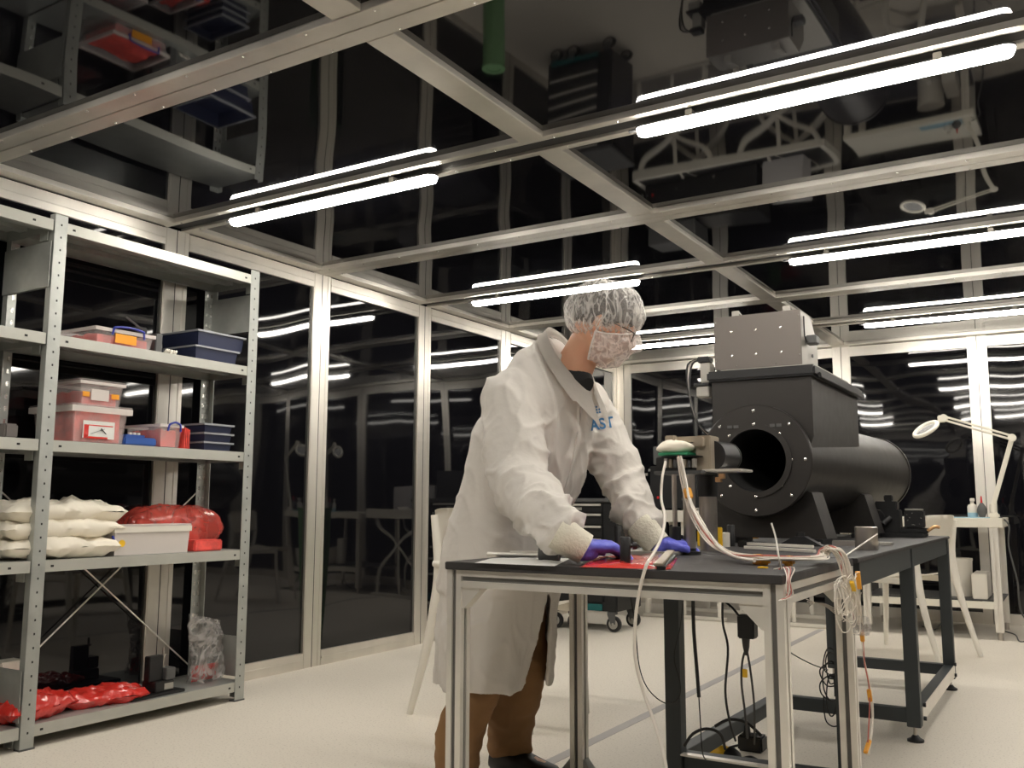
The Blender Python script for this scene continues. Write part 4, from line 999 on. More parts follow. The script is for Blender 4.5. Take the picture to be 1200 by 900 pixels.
def hsurf(az, el, off=0.0):
    d = V(math.cos(el)*math.cos(az), math.cos(el)*math.sin(az), math.sin(el))
    A, B, Cc = .100, .078, .124
    r = 1/math.sqrt((d.x/A)**2+(d.y/B)**2+(d.z/Cc)**2); p = d*(r+off); z = p.z; y = p.y
    if z < 0:
        t = min(1, -z/.12); p.y *= 1-.30*t*t
        p.x *= (1-.50*t) if p.x < 0 else (1-.02*t)
    if d.x > 0:
        e = math.exp
        p.x += .027*e(-(y/.013)**2)*e(-((z+.022)/.020)**2)+.012*e(-(y/.011)**2)*e(-((z-.004)/.02)**2)
        p.x -= .012*e(-((abs(y)-.032)/.016)**2)*e(-((z-.010)/.013)**2)
        p.x += .005*e(-(y/.05)**2)*e(-((z-.034)/.010)**2)+.007*e(-(y/.024)**2)*e(-((z+.064)/.010)**2)+.010*e(-(y/.022)**2)*e(-((z+.104)/.016)**2)
    return p
def head_rings(g, off=0.0):
    nu, nv = 56, 44; rs = []
    for j in range(nv+1):
        el = -pi/2+.02+(pi-.04)*j/nv
        rs.append([HC+HR@hsurf(2*pi*i/nu, el, off) for i in range(nu)])
    g.rings(rs)
def hand(g, w, fwd, up, ts, curl=.35, sc=1.0, add=0.0):
    fwd = Vector(fwd).normalized(); up = Vector(up); up = (up-fwd*up.dot(fwd)).normalized(); lat = up.cross(fwd)*ts
    L = lambda x, y, z: w+(fwd*x+lat*y+up*z)*sc
    rs = []
    for x, hw, ht, zo in ((-.03, .026, .020, 0), (0, .028, .019, 0), (.03, .037, .017, 0), (.06, .041, .015, 0), (.085, .041, .013, -.001), (.097, .036, .009, -.003)):
        rs.append([L(x, (hw+add)*math.cos(2*pi*i/18), zo+(ht+add)*math.sin(2*pi*i/18)) for i in range(18)])
    g.rings(rs)
    for y, ln, r, sp in ((.030, .068, .0092, .012), (.010, .078, .0094, .003), (-.011, .073, .0092, -.006), (-.030, .058, .0082, -.014)):
        pts = [L(.075, y, -.001)]; x, z, a = .075, -.001, 0.02
        for k, fr_ in enumerate((.45, .30, .25)):
            a += curl*(.45, .6, .45)[k]; x += ln*fr_*1.15*math.cos(a); z -= ln*fr_*1.15*math.sin(a)
            pts.append(L(x, y+sp*(k+1)/3, z))
        g.tube(pts, [r+add, r*.98+add, r*.92+add, r*.78+add], 12, sm=3)
    g.tube([L(.012, .020, -.004), L(.040, .046, -.008), L(.066, .058, -.014), L(.088, .062, -.018)], [.014+add, .0125+add, .0105+add, .0085+add], 12, sm=3)
FR, FL = V(.70, .66, -.02), V(.68, .70, -.05)
# body: one continuous skin surface
g = G(); head_rings(g)
NB = V(2.228, 2.70, 1.315)
g.tube([V(2.15, 2.70, 1.20), NB, NB+(HC-NB)*.45+V(-.012, 0, 0), HC+HR@V(-.022, 0, -.045)], [.10, .066, .061, .060], 24, sm=4)
for s in (-1, 1):
    ell(g, HC+HR@V(-.008, s*.079, -.004), .019, .009, .032, HR@Matrix.Rotation(s*-.3, 3, 'Z'))
BT = [(.80, 1.955, .105, .155), (.95, 2.01, .10, .15), (1.08, 2.075, .11, .165), (1.18, 2.125, .105, .175), (1.26, 2.165, .085, .17), (1.32, 2.19, .06, .10)]
rs = []
for z, cx_, a, b in BT: rs.append([V(cx_+a*math.cos(2*pi*i/28), 2.695+b*math.sin(2*pi*i/28), z-.35*a*math.cos(2*pi*i/28)) for i in range(28)])
g.rings(rs)
for S, E_, W_, Hh, Fd, ts in ((S_R, E_R, W_R, H_R, FR, 1), (S_L, E_L, W_L, H_L, FL, -1)):
    g.tube([S+V(-.02, .06*ts, 0), S, E_, W_, Hh], [.06, .055, .042, .030, .027], 16, sm=4)
    hand(g, Hh, Fd, (0, 0, 1), ts, .72, .93, -.002)
HIP_R, KN_R, AN_R = V(1.95, 2.60, .80), V(1.95, 2.57, .40), P(538, 893, y=2.60)
HIP_L, KN_L, AN_L = V(1.96, 2.79, .80), V(1.975, 2.82, .40), P(600, 885, y=2.86)
AN_R.z, AN_L.z = FLR+.085, FLR+.085
for Hq, K, A in ((HIP_R, KN_R, AN_R), (HIP_L, KN_L, AN_L)):
    g.tube([Hq+V(0, 0, .05), Hq, (Hq+K)/2, K, (K+A)/2+V(-.012, 0, .02), A, A+V(.01, 0, -.05)], [.09, .085, .070, .052, .050, .036, .034], 18, sm=3)
    g.tube([A+V(-.04, 0, -.045), A+V(.06, 0, -.045), A+V(.14, 0, -.055)], [.030, .034, .022], 14, sm=3)
g = voxel(g, .0055, 2, .4); body = kid(pe, 'body', 'skin', g, 80)
# hair (short dark scalp) and face details
g = G(); rs = []
for j in range(17):
    rr = []
    for i in range(48):
        az = 2*pi*i/48; lo = .42-.62*(1-math.cos(az))/2-(.25*(math.sin(az)**4)*(1 if math.cos(az) < .5 else .3)); el = lo+(pi/2-.03-lo)*j/16
        rr.append(HC+HR@hsurf(az, el, .007 if j else .001))
    rs.append(rr)
g.rings(rs); kid(pe, 'hair', 'hair', g, 80)
for s in (-1, 1):
    g = G(); ell(g, HC+HR@V(.078, s*.031, .010), .011, .011, .011); kid(pe, 'eye', 'whiteplastic', g, 80)
    g = G(); g.tube([HC+HR@V(.088, s*.015, .030), HC+HR@V(.090, s*.030, .036), HC+HR@V(.082, s*.048, .030)], .0028, 6, sm=3); kid(pe, 'eyebrow', 'hair', g, 60)
gl = []
for s in (-1, 1):
    g = G(); c = V(.108, s*.034, .006); g.tube([HC+HR@(c+V(-.006*abs(math.sin(k*pi/8+.0))*0, .024*math.cos(2*pi*k/16), .018*math.sin(2*pi*k/16))) for k in range(17)], .0016, 6)
    for k in (0,): g.tube([HC+HR@V(.108, s*.058, .010), HC+HR@V(.095, s*.076, .012), HC+HR@V(.02, s*.084, .014), HC+HR@V(-.02, s*.085, .006)], .0022, 6, sm=3)
    gl.append(kid(pe, 'spectacle_frame', 'hair', g, 60))
    g = G(); g.rings([[HC+HR@(c+V(h, .023*math.cos(2*pi*k/20), .017*math.sin(2*pi*k/20))) for k in range(20)] for h in (-.0008, .0008)]); g.make('spectacle_lens', 'lensglass', gl[-1], 40)
# beard mask over the lower face
g = G()
def mk(u, v, o=0):
    az = -1.75+3.5*u; el = -1.22+1.30*v-.42*abs(math.sin(az))**2*(v)+.10*math.cos(az)*v
    q = noise.noise(V(u*9, v*6, 5.1))*.006+noise.noise(V(u*22, v*16, 2.2))*.003
    p = hsurf(az, el, .012+q+.007*math.sin(pi*min(1, v*1.1)))
    return HC+HR@(p+V(.006, 0, 0))
g.grid(mk, 60, 34); mko = kid(pe, 'face_mask', 'mask', g, 180)
g = G()
for vv in (1.0,): g.tube([mk(u/40, vv) for u in range(41)], .0028, 6)
g.tube([mk(0, v/12) for v in range(13)], .003, 6); g.tube([mk(1, v/12) for v in range(13)], .003, 6)
kid(pe, 'mask_edge', 'netband', g, 60)
g = G()
for s in (0,): g.tube([mk(0.0, 1.0), HC+HR@V(.0, -.088, .03), HC+HR@V(-.02, -.088, .085), HC+HR@V(-.03, -.04, .125)], .0018, 6, sm=4)
g.tube([mk(1.0, 1.0), HC+HR@V(.0, .088, .03), HC+HR@V(-.02, .088, .085), HC+HR@V(-.03, .04, .125)], .0018, 6, sm=4)
kid(pe, 'mask_string', 'netband', g, 60)
# hair net
NC = P(709, 367, y=2.70); nr = Matrix.Rotation(math.radians(30), 3, 'Z') @ Matrix.Rotation(math.radians(4), 3, 'Y')
def net(u, v):
    az = 2*pi*u; el = pi/2-(pi/2+.86)*v
    a, b, c = .128, .108, .112
    d = V(math.cos(el)*math.cos(az), math.cos(el)*math.sin(az), math.sin(el))
    k = 1.0
    if v > .80: k = 1-.16*((v-.80)/.2)**2
    fold = .0035*math.sin(az*26+3*noise.noise(V(az, v*3, 1)))*min(1, v*2)*(.5+v)+.007*noise.noise(V(d.x*4, d.y*4, d.z*4))
    z = d.z*c
    if z < 0: z *= .98
    return NC+nr@V(d.x*a*k+(.0 if d.x > 0 else -.004)+d.x*fold, d.y*b*k+d.y*fold, z+d.z*fold)
g = G(); g.grid(net, 130, 34); bmesh.ops.remove_doubles(g.bm, verts=g.bm.verts, dist=.0003); kid(pe, 'hair_net', 'net', g, 180)
g = G(); g.tube([net(k/90, 1.0)+V(0, 0, .0035*math.sin(k*2.3)) for k in range(91)], .0045, 6); kid(pe, 'net_band', 'netband', g, 60)
# trousers and shoes
g = G()
for Hq, K, A, r0 in ((HIP_R, KN_R, AN_R, .0), (HIP_L, KN_L, AN_L, .006)):
    g.tube([Hq+V(.05, 0, .12), Hq+V(.02, 0, 0), (Hq+K)/2, K+V(.0, 0, .02), K+V(-.004, 0, -.10), (K+A)/2+V(-.01, 0, -.02), A+V(-.01, 0, .05), A+V(-.005, 0, -.022)], [.085, .100, .092, .080+r0, .076+r0, .076+r0, .073+r0, .070+r0], 22, sm=4)
g = voxel(g, .008, 3)
displace(g, lambda c, n: .008*noise.noise(V(c.x*9, c.y*9, c.z*16))+.004*(1-abs(noise.noise(V(c.x*14, c.y*14+3, c.z*22)))*3)*(1 if c.z < .5 else .5))
kid(pe, 'trousers', 'trouser', g, 80)
for A in (AN_R, AN_L):
    g = G(); q = V(A.x, A.y, FLR)
    rs = []
    for x, w_, h in ((-.085, .022, .05), (-.075, .036, .075), (-.02, .042, .095), (.05, .046, .080), (.11, .048, .058), (.165, .040, .045), (.185, .022, .032)):
        rs.append([q+V(x, w_*math.cos(2*pi*i/16), max(.015, h/2+h/2*math.sin(2*pi*i/16)+.002)) for i in range(16)])
    g.rings(rs); sh = kid(pe, 'shoe', 'shoe', g, 50)
    g = G(); g.rings([[q+V(x*1.0+.05, y, z) for x, y in [(.14*math.cos(2*pi*i/24), .047*math.sin(2*pi*i/24)*(1+.1*math.cos(2*pi*i/24))) for i in range(24)]] for z in (0.0, .014)]); g.make('sole', 'greydark', sh, 40)
# lab coat
SHR = V(2.125, 2.50, 1.255)
CT = [  # z, centre x, half depth, half width, tilt
 (.60, 1.960, .185, .235, .02), (.70, 1.965, .178, .232, .04), (.80, 1.985, .170, .225, .10), (.90, 2.02, .168, .222, .22), (1.00, 2.058, .168, .228, .32),
 (1.10, 2.100, .162, .238, .40), (1.19, 2.135, .146, .245, .44), (1.25, 2.160, .120, .238, .62), (1.302, 2.188, .108, .190, .95), (1.328, 2.215, .094, .130, 1.18), (1.340, 2.236, .080, .094, 1.30)]
def coat_pt(row, a):
    z, cx_, da, wb_, tl = row
    c, s = math.cos(a), math.sin(a)
    sup = 1/((abs(c)**2.4+abs(s)**2.4)**(1/2.4))
    return V(cx_+da*c*sup*max(.8, math.cos(tl*.6)), 2.695+wb_*s*sup, z-da*c*sup*(math.sin(tl) if tl < .6 else tl))
g = G(); g.rings([[coat_pt(r, 2*pi*i/40) for i in range(40)] for r in CT])
def sleeve(S, E_, W_, inward, top):
    m = (S+E_)/2; f = (E_+W_)/2; d = (W_-E_).normalized()
    g.tube([S+inward, S, m, E_, f, W_-d*.02, W_], top, 26, sm=5)
sleeve(S_R+V(-.01, .01, -.01), E_R+V(-.025, 0, .0), W_R, V(-.01, .09, .01), [.085, .095, .098, .094, .084, .058, .050])
sleeve(S_L+V(-.01, -.01, -.01), E_L, W_L, V(-.02, -.09, .01), [.085, .090, .088, .080, .078, .060, .046])
# skirt of the coat: thick cloth sheet open in front
SK = [(.66, 1.965, .186, .236, 0, 0), (.58, 1.962, .187, .238, .05, .05), (.47, 1.950, .190, .242, .16, .10), (.36, 1.945, .185, .240, .26, .12), (.295, 1.940, .178, .232, .36, .16)]
def skirt_ring(row, t):
    z, cx_, a_, b_, gn, gf = row; n = 54; out = []
    for side, th in ((0, 0.0), (1, .012)):
        rg = range(n+1) if side == 0 else range(n, -1, -1)
        for i in rg:
            a = gf+(2*pi-gf-gn)*i/n
            fold = .010*math.sin(a*7+z*3)*max(0, min(1, (.62-z)*3))+.006*math.sin(a*13-z*9)*max(0, min(1, (.62-z)*3))
            zz = z-(.02 if .5 < a < 2.6 else 0)*(z < .3)
            out.append(V(cx_+(a_-th+fold)*math.cos(a)-.02*max(0, .6-z)*0, 2.695+(b_-th+fold)*math.sin(a), zz))
    return out
g.rings([skirt_ring(r, 0) for r in SK])
g = voxel(g, .0068, 4, .5)
def seg(c, a, b):
    ab = b-a; t = max(0, min(1, (c-a).dot(ab)/ab.length_squared)); return (c-(a+ab*t)).length, t
def crease(c, n):
    dR1, tR1 = seg(c, S_R, E_R); dR2, tR2 = seg(c, E_R, W_R); dL1, tL1 = seg(c, S_L, E_L); dL2, tL2 = seg(c, E_L, W_L)
    aw = max(0, min(1, (.140-min(dR1, dR2, dL1, dL2))/.035))*max(0, min(1, (1.25-c.z)/.09)); aw = aw*aw*(3-2*aw)
    rid = lambda v: (1-min(1, abs(noise.noise(v))*3.2))**2
    af = 0
    if aw > 0:
        t = tR2 if dR2 <= min(dR1, dL1, dL2) else (tL2 if dL2 <= min(dR1, dL1) else 0)
        k = 1+1.3*t
        af = k*(.008*noise.noise(V(c.x*9, c.y*9, c.z*12))+.0105*rid(V(c.x*6+c.z*5, c.y*6, c.z*9-c.x*5))+.003*rid(c*19) - .004)
    up = max(0, min(1, (c.z-.95)*4))
    fold = .011*noise.noise(V(c.x*7+c.z*2, c.y*9, c.z*2.2))+.0100*rid(V(c.x*7+c.z*3, c.y*7, c.z*2.6+7))*(.6+.6*up)
    bf = fold-.003+.0045*rid(V(c.x*11+c.z*5, c.y*11, c.z*8-c.x*5))
    return bf*(1-aw)+af*aw
displace(g, crease)
coat = kid(pe, 'lab_coat', 'coat', g, 80)
from mathutils.bvhtree import BVHTree
bvh = BVHTree.FromObject(coat, bpy.context.evaluated_depsgraph_get())
org = WM[coat.name].translation
def on_coat(px, py, lift=.003):
    d = (P(px, py, y=2.6)-CAM).normalized(); hit = bvh.ray_cast(CAM-org, d)
    if hit[0] is None: return None
    return hit[0]+org-d*lift
# collar: a leaf folded down round the neck opening, open at the front
def coll(u, v):
    a = .16+(2*pi-.38)*u; c, sn = math.cos(a), math.sin(a); fr = max(0, c)**2
    k = (1.0, 1.07, 1.25, 1.48+.35*fr)[0] if v <= 0 else None
    prof = ((1.00, .000), (1.02, .016), (1.12, .020), (1.34+.10*fr, -.016-.010*fr), (1.52+.22*fr, -.036-.022*fr))
    t = v*(len(prof)-1); i = min(int(t), len(prof)-2); t -= i
    m = prof[i][0]*(1-t)+prof[i+1][0]*t; dz = prof[i][1]*(1-t)+prof[i+1][1]*t
    wide = 1-.25*fr
    return V(2.238+.070*c*m, 2.695+.094*sn*m*wide, 1.345-.105*c*(1+(m-1)*.9)+dz*(1 if c < .6 else .7))
g = G(); g.grid(coll, 70, 12, .004); kid(pe, 'collar', 'coat', g, 60)
# dark shirt in the neck opening
g = G(); g.tube([V(2.215, 2.70, 1.30), V(2.245, 2.695, 1.290), V(2.275, 2.69, 1.262)], [.070, .066, .050], 22, sm=3); kid(pe, 'shirt', 'shirt', g, 60)
# buttons and placket down the front
prev = None; line = []
for py_, px_ in ((476, 681), (492, 680), (508, 677), (524, 674), (540, 671), (556, 667), (572, 662), (590, 657), (610, 652), (630, 648)):
    q = on_coat(px_, py_, .002)
    if q is not None and (not line or (q-line[-1]).length < .12): line.append(q)
if len(line) > 3:
    g = G(); g.tube(line, .0032, 6, sm=4, flat=1); kid(pe, 'placket_edge', 'coat', g, 60)
    for q in line[1::2]:
        d = (CAM-q).normalized(); g = G(); c = q+V(-.012, -.006, 0); g.lathe(c, [(.0055, 0), (.0055, .003), (.002, .004), (0, .004)], 12, d); kid(pe, 'snap_button', 'rim', g, 40)
q = on_coat(705, 493, .002)
if q is not None:
    cu = bpy.data.curves.new('txt', 'FONT'); cu.body = 'AST'; cu.size = .052; cu.offset = .0012; cu.align_x = 'CENTER'; cu.align_y = 'CENTER'
    to = bpy.data.objects.new('txt', cu); COL.objects.link(to); dg = bpy.context.evaluated_depsgraph_get(); dg.update()
    tm = bpy.data.meshes.new_from_object(to.evaluated_get(dg)); bpy.data.objects.remove(to)
    nz = (CAM-q).normalized(); nz = (nz*.8+V(1, -.1, .25)*.2).normalized(); xx = V(0, 0, 1).cross(nz).normalized(); xx = (xx+V(0, 0, .18)).normalized(); yy = nz.cross(xx)
    def lay(p, lift):
        h_ = bvh.ray_cast(p+nz*.12-org, -nz)
        return (h_[0]+org+nz*lift) if h_[0] is not None else p
    def print_obj(g, name, par):
        bmesh.ops.subdivide_edges(g.bm, edges=g.bm.edges, cuts=2, use_grid_fill=False); bmesh.ops.triangulate(g.bm, faces=g.bm.faces)
        for v in g.bm.verts: v.co = lay(v.co, .0022)
        return g.make(name, 'bluelogo', par)
    mm = Matrix((xx, yy, nz)).transposed().to_4x4(); mm.translation = q+V(0, 0, -.012)
    g = G(); g.bm.from_mesh(tm); bmesh.ops.transform(g.bm, matrix=mm, verts=g.bm.verts); lg_ = print_obj(g, 'chest_print', pe); lg_['label'] = 'blue letters and dot pattern printed on the chest'
    g = G()
    for a in range(5):
        for b in range(3):
            if (a+b) % 5 == 4: continue
            c = q+xx*(a-2)*.0095+yy*(.030+b*.0095); vs = [g.bm.verts.new(c+xx*.0036*math.cos(k*pi/4)+yy*.0036*math.sin(k*pi/4)) for k in range(8)]; g.bm.faces.new(vs)
    tag(print_obj(g, 'dot_pattern', lg_), kind='stuff')
# cuffs and gloves
for W_, Hh, E_, r, ts, Fd in ((W_R, H_R, E_R, .044, 1, FR), (W_L, H_L, E_L, .045, -1, FL)):
    d = (Hh-W_).normalized(); g = G()
    g.tube([W_-d*.03, W_, W_+d*.02, Hh+d*.016], [r*1.05, r*1.12, r*1.02, r*.96], 24, sm=3); kid(pe, 'cuff', 'cuff', g, 60)
    g = G(); hand(g, Hh, Fd, (0, 0, 1), ts, .72, 1.02, .0030)
    g.tube([Hh-d*.02, Hh+d*.012, Hh+Fd.normalized()*.035], [.035, .036, .031], 20, sm=2)
    g = voxel(g, .0036, 2, .4)
    displace(g, lambda c, n: .0022*noise.noise(c*38)+.0012*noise.noise(c*90)); kid(pe, 'glove', 'glove', g, 80)
# the person was modelled a little too large and too far back: size and stand them where their feet and hands touch
pe.scale = (.96, .96, .96)
PB = V(1.95, 2.70, 0)
pe.location = PB+V(.0676, -.108, .0355)

# ------------------------------------------------------------------ chairs
def make_chair(loc, rz, label, arm=False, seat_z=.455, back_z=.82):
    """moulded white plastic chair; local +x is the direction the sitter faces"""
    t = empty('white_chair', loc, rz, label=label, cat='chair')
    Mx = WM[t.name]; L = lambda x, y, z: Mx @ V(x, y, z)
    g = G()
    def seatf(u, v):
        x = -.22+.46*u; y = -.21+.42*v
        return L(x, y*(1-.06*(1-u)), seat_z+.018*math.cos(pi*(u-.55)*1.6)*-1+.012*abs(2*v-1)**3+.006)
    g.grid(seatf, 14, 14, .016); kid(t, 'seat', 'whiteplastic', g, 60)
    g = G()
    def backf(u, v):
        y = -.20+.40*u; z = seat_z+.17+(back_z-seat_z-.17)*v
        return L(-.245-.05*v+.045*(1-(2*u-1)**2)*-1+.03, y*(1-.05*v), z+.01*(1-(2*u-1)**4)*(v > .9))
    g.grid(backf, 14, 10, .014); kid(t, 'backrest', 'whiteplastic', g, 60)
    for s in (-1, 1):
        g = G(); g.tube([L(-.36, s*.225, .0), L(-.285, s*.215, .26), L(-.245, s*.205, seat_z), L(-.235, s*.198, seat_z+.16), L(-.265, s*.192, back_z-.02)], [.014, .020, .024, .020, .016], 12, sm=4, flat=.8); kid(t, 'rear_leg', 'whiteplastic', g, 60)
        zt_ = .575 if arm else seat_z
        g = G(); g.tube([L(.25, s*.22, .0), L(.235, s*.215, zt_*.6), L(.225, s*.21, zt_)], [.014, .018, .021], 12, sm=3, flat=.9); kid(t, 'front_leg', 'whiteplastic', g, 60)
        g = G(); g.bar(L(-.24, s*.205, seat_z-.012), L(.225, s*.208, seat_z-.012), .026, .036, bevel=.006); kid(t, 'side_rail', 'whiteplastic', g, 40)
        if arm:
            g = G(); g.tube([L(.232, s*.212, zt_-.004), L(.16, s*.215, zt_+.006), L(0, s*.215, zt_+.03), L(-.25, s*.205, zt_+.06)], [.020, .022, .020, .016], 12, sm=4); kid(t, 'armrest', 'whiteplastic', g, 60)
    return t
make_chair((2.688, 6.143, 0), math.radians(157), 'white plastic chair in front of the cream bench at the right')
make_chair((1.53, 3.46, 0), math.radians(-3), 'white plastic armchair half hidden behind the person in the lab coat', arm=True, back_z=.86)
# ------------------------------------------------------------------ tool chest
tx0, tx1, ty0_, ty1_ = .30, .86, 5.98, 6.42
tc = empty('tool_chest', ((tx0+tx1)/2, (ty0_+ty1_)/2, 0), label='black rolling tool chest with pale drawer handles near the left wall', cat='tool chest')
g = G(); g.box((tx0, ty0_+.02, .14), (tx1, ty1_, .90), .008); kid(tc, 'cabinet', 'black', g, 30)
g = G(); g.box((tx0-.004, ty0_, .902), (tx1+.004, ty1_+.004, .93), .006); kid(tc, 'top_tray', 'greydark', g)
zz = .895
for k, hh in enumerate((.07, .085, .09, .09, .09, .12, .15)):
    g = G(); g.box((tx0+.03, ty0_, zz-hh+.004), (tx1-.10, ty0_+.019, zz-.002), .003); dr = kid(tc, 'drawer', 'black', g)
    g = G(); g.box((tx0+.035, ty0_-.016, zz-.020), (tx1-.105, ty0_-.0005, zz-.004), .003); g.make('handle', 'alu2', dr)
    if k == 0:
        g = G(); g.box((tx0+.20, ty0_-.003, zz-.050), (tx0+.30, ty0_-.0006, zz-.030)); g.make('nameplate', 'palebox', dr)
    zz -= hh
g = G(); g.box((tx0+.04, ty0_-.001, .145), (tx1-.11, ty0_+.018, .19), .003); kid(tc, 'plinth', 'teal', g)
for xx in (tx0+.05, tx1-.40, tx1-.05):
    for yy in (ty0_+.05, ty1_-.06):
        if xx == tx1-.40: xx2 = .50; 
        else: xx2 = xx
        if xx == tx1-.40 and yy > 6.2: continue
        g = G(); g.box((xx2-.028, yy-.028, .120), (xx2+.028, yy+.028, .139), .002); g.prism([(xx2-.03, yy-.024, .12), (xx2+.03, yy-.024, .12), (xx2+.03, yy-.024, .055), (xx2, yy-.024, .045)], (0, .006, 0)); cs = kid(tc, 'caster', 'greydark', g)
        g = G(); g.lathe((xx2+.012, yy-.015, .055), [(.02, 0), (.052, .002), (.055, .008), (.055, .024), (.052, .030), (.02, .032)], 24, (0, 1, 0)); g.make('wheel', 'black', cs, 40)
        g = G(); g.lathe((xx2+.012, yy-.0165, .055), [(.034, 0), (.034, -.002), (.010, -.004), (.010, -.008), (0, -.008)], 20, (0, 1, 0)); g.make('hub', 'palebox', cs, 40)
g = G(); g.lathe((.68, 4.62, 0), [(.068, 0), (.068, .845), (.074, .85), (.074, .86), (.045, .86), (.045, .85), (0, .85)], 28); simple(g, 'green_roll', 'green', 'tall pale green roll behind the person, seen mirrored in the ceiling', 'roll', smooth=40)
# ------------------------------------------------------------------ left white trestle bench at the back
wb_ = empty('white_trestle', (1.2, 7.3, 0), label='white framed trestle bench with crossing struts along the back wall', cat='bench')
fx0, fx1, fy0, fy1, fz = .62, 2.15, 6.97, 7.62, .84
g = G(); g.box((fx0, fy0+.03, fz-.02), (fx1, fy1-.03, fz-.004), .002); kid(wb_, 'top', 'black', g)
for a, b in (((fx0, fy0), (fx1, fy0)), ((fx0, fy1), (fx1, fy1)), ((fx0, fy0), (fx0, fy1)), ((fx1, fy0), (fx1, fy1))):
    g = G(); g.bar((a[0], a[1], fz-.045), (b[0], b[1], fz-.045), .045, .09, bevel=.004); kid(wb_, 'frame_rail', 'whiteplastic', g)
for yy in (fy0+.05, fy1-.05):
    for xx in (fx0+.34, fx1-.34):
        for q in (-1, 1):       # curved crossing struts
            g = G(); g.tube([V(xx-.30*q, yy, .03), V(xx-.27*q, yy, .26), V(xx-.10*q, yy, .42), V(xx+.10*q, yy, .56), V(xx+.26*q, yy, .64), V(xx+.31*q, yy, fz-.095)], .026, 10, sm=5, flat=.55); kid(wb_, 'leg_strut', 'whiteplastic', g, 60)
        g = G(); g.bar((xx, yy+.015, .03), (xx, yy+.015, fz-.09), .030, .014, up=(0, 1, 0), bevel=.003); kid(wb_, 'upright', 'whiteplastic', g)
        g = G(); g.bar((xx-.34, yy, .015), (xx+.34, yy, .015), .045, .028, bevel=.004); kid(wb_, 'foot_bar', 'whiteplastic', g)
for k in range(4):      # curved flat strips lying on the dark top
    x = fx0+.25+k*.36; s = 1 if k % 2 else -1
    g = G(); g.tube([V(x-.15*s, fy0+.03, fz+.006), V(x-.10*s, fy0+.22, fz+.008), V(x+.02*s, fy0+.34, fz+.008), V(x+.06*s, fy1-.05, fz+.006)], .022, 8, sm=5, flat=.2); kid(wb_, 'curved_strip', 'whiteplastic', g, 60)
# dark electronics on it
be = empty('electronics_rack', (1.2, 7.3, fz), label='black electronics enclosure with small pale connectors standing on the trestle bench', cat='electronics')
g = G(); g.box((.66, 7.10, fz+.014), (1.62, 7.45, fz+.36), .006); kid(be, 'enclosure', 'black', g)
g = G(); g.box((.70, 7.08, fz+.40-.03), (1.10, 7.40, fz+.52), .006); kid(be, 'upper_unit', 'greydark', g)
for k, (px_, py_) in enumerate(((756, 556), (761, 551), (757, 584), (764, 583), (771, 583), (776, 562), (846, 590), (800, 585))):
    q = P(px_, py_, y=7.097); g = G(); s_ = .022 if k in (0, 2) else .010
    g.box(q-V(s_, .0, .010), q+V(s_, .0025, .010), .001); kid(be, 'connector', ('palebox', 'screw', 'palebox', 'screw', 'tipred', 'greydark', 'palebox', 'greydark')[k], g)
g = G(); g.box((1.66, 7.12, fz+.002), (1.98, 7.40, fz+.22), .006); simple(g, 'pale_unit', 'ctrl', 'pale grey box behind the thick steel post on the trestle bench', 'box')
# ------------------------------------------------------------------ right cream bench
bx0, bx1, by0, by1, bz = 2.30, 3.215, 7.02, 7.70, .80
cbn = empty('cream_bench', ((bx0+bx1)/2, (by0+by1)/2, 0), label='cream topped aluminium bench against the back wall at the right', cat='bench')
g = G(); g.box((bx0, by0, bz-.012), (bx1, by1, bz), .003); g2 = G(); g2.box((bx0, by0-.006, bz-.062), (bx1, by0+.02, bz-.0125), .003)
kid(cbn, 'top', 'cream', g); kid(cbn, 'front_rail', 'cream', g2)
g2 = G(); g2.box((bx1-.02, by0+.021, bz-.062), (bx1, by1, bz-.0125), .003); kid(cbn, 'side_rail', 'cream', g2)
for xx in (bx0+.03, bx1-.055):
    for yy in (by0+.03, by1-.03):
        g = G(); profile_bar(g, (xx, yy, .05), (xx, yy, bz-.063), .05, xdir=(1, 0, 0)); lg = kid(cbn, 'leg', 'alu2', g)
        g = G(); g.cyl((xx, yy, 0), (xx, yy, .05), .018, n=14); g.make('foot', 'steel', lg, 40)
g = G(); g.box((bx0+.056, by0+.01, .20), (bx1-.081, by0+.05, .245), .002); kid(cbn, 'lower_rail', 'cream', g)
g = G(); g.box((bx0+.056, by1-.05, .20), (bx1-.081, by1-.01, .245), .002); kid(cbn, 'lower_rail', 'cream', g)
g = G(); g.box((bx0+.01, by0+.06, .246), (bx1-.03, by1-.06, .256), .002); kid(cbn, 'lower_shelf', 'greydark', g)
pu = empty('white_tower', (3.05, 7.3, .256), label='white box unit with a dark slot on the lower shelf of the cream bench', cat='computer')
a_ = P(1138, 672, y=7.08); b_ = P(1157, 715, y=7.08)
g = G(); g.box((a_.x, 7.08, .257), (b_.x+.01, 7.42, a_.z), .006); kid(pu, 'case', 'whiteplastic', g, 30)
q = P(1149, 703, y=7.078); g = G(); g.box((q.x-.035, 7.077, q.z-.004), (q.x+.035, 7.0795, q.z+.004)); kid(pu, 'slot', 'greydark', g)
g = G(); g.lathe((2.90, 7.30, .257), [(.085, 0), (.095, .24), (.098, .245), (.098, .26), (0, .26)], 28); simple(g, 'white_bucket', 'whiteplastic', 'white bucket on the lower shelf behind the chair seat', 'bucket', smooth=40)
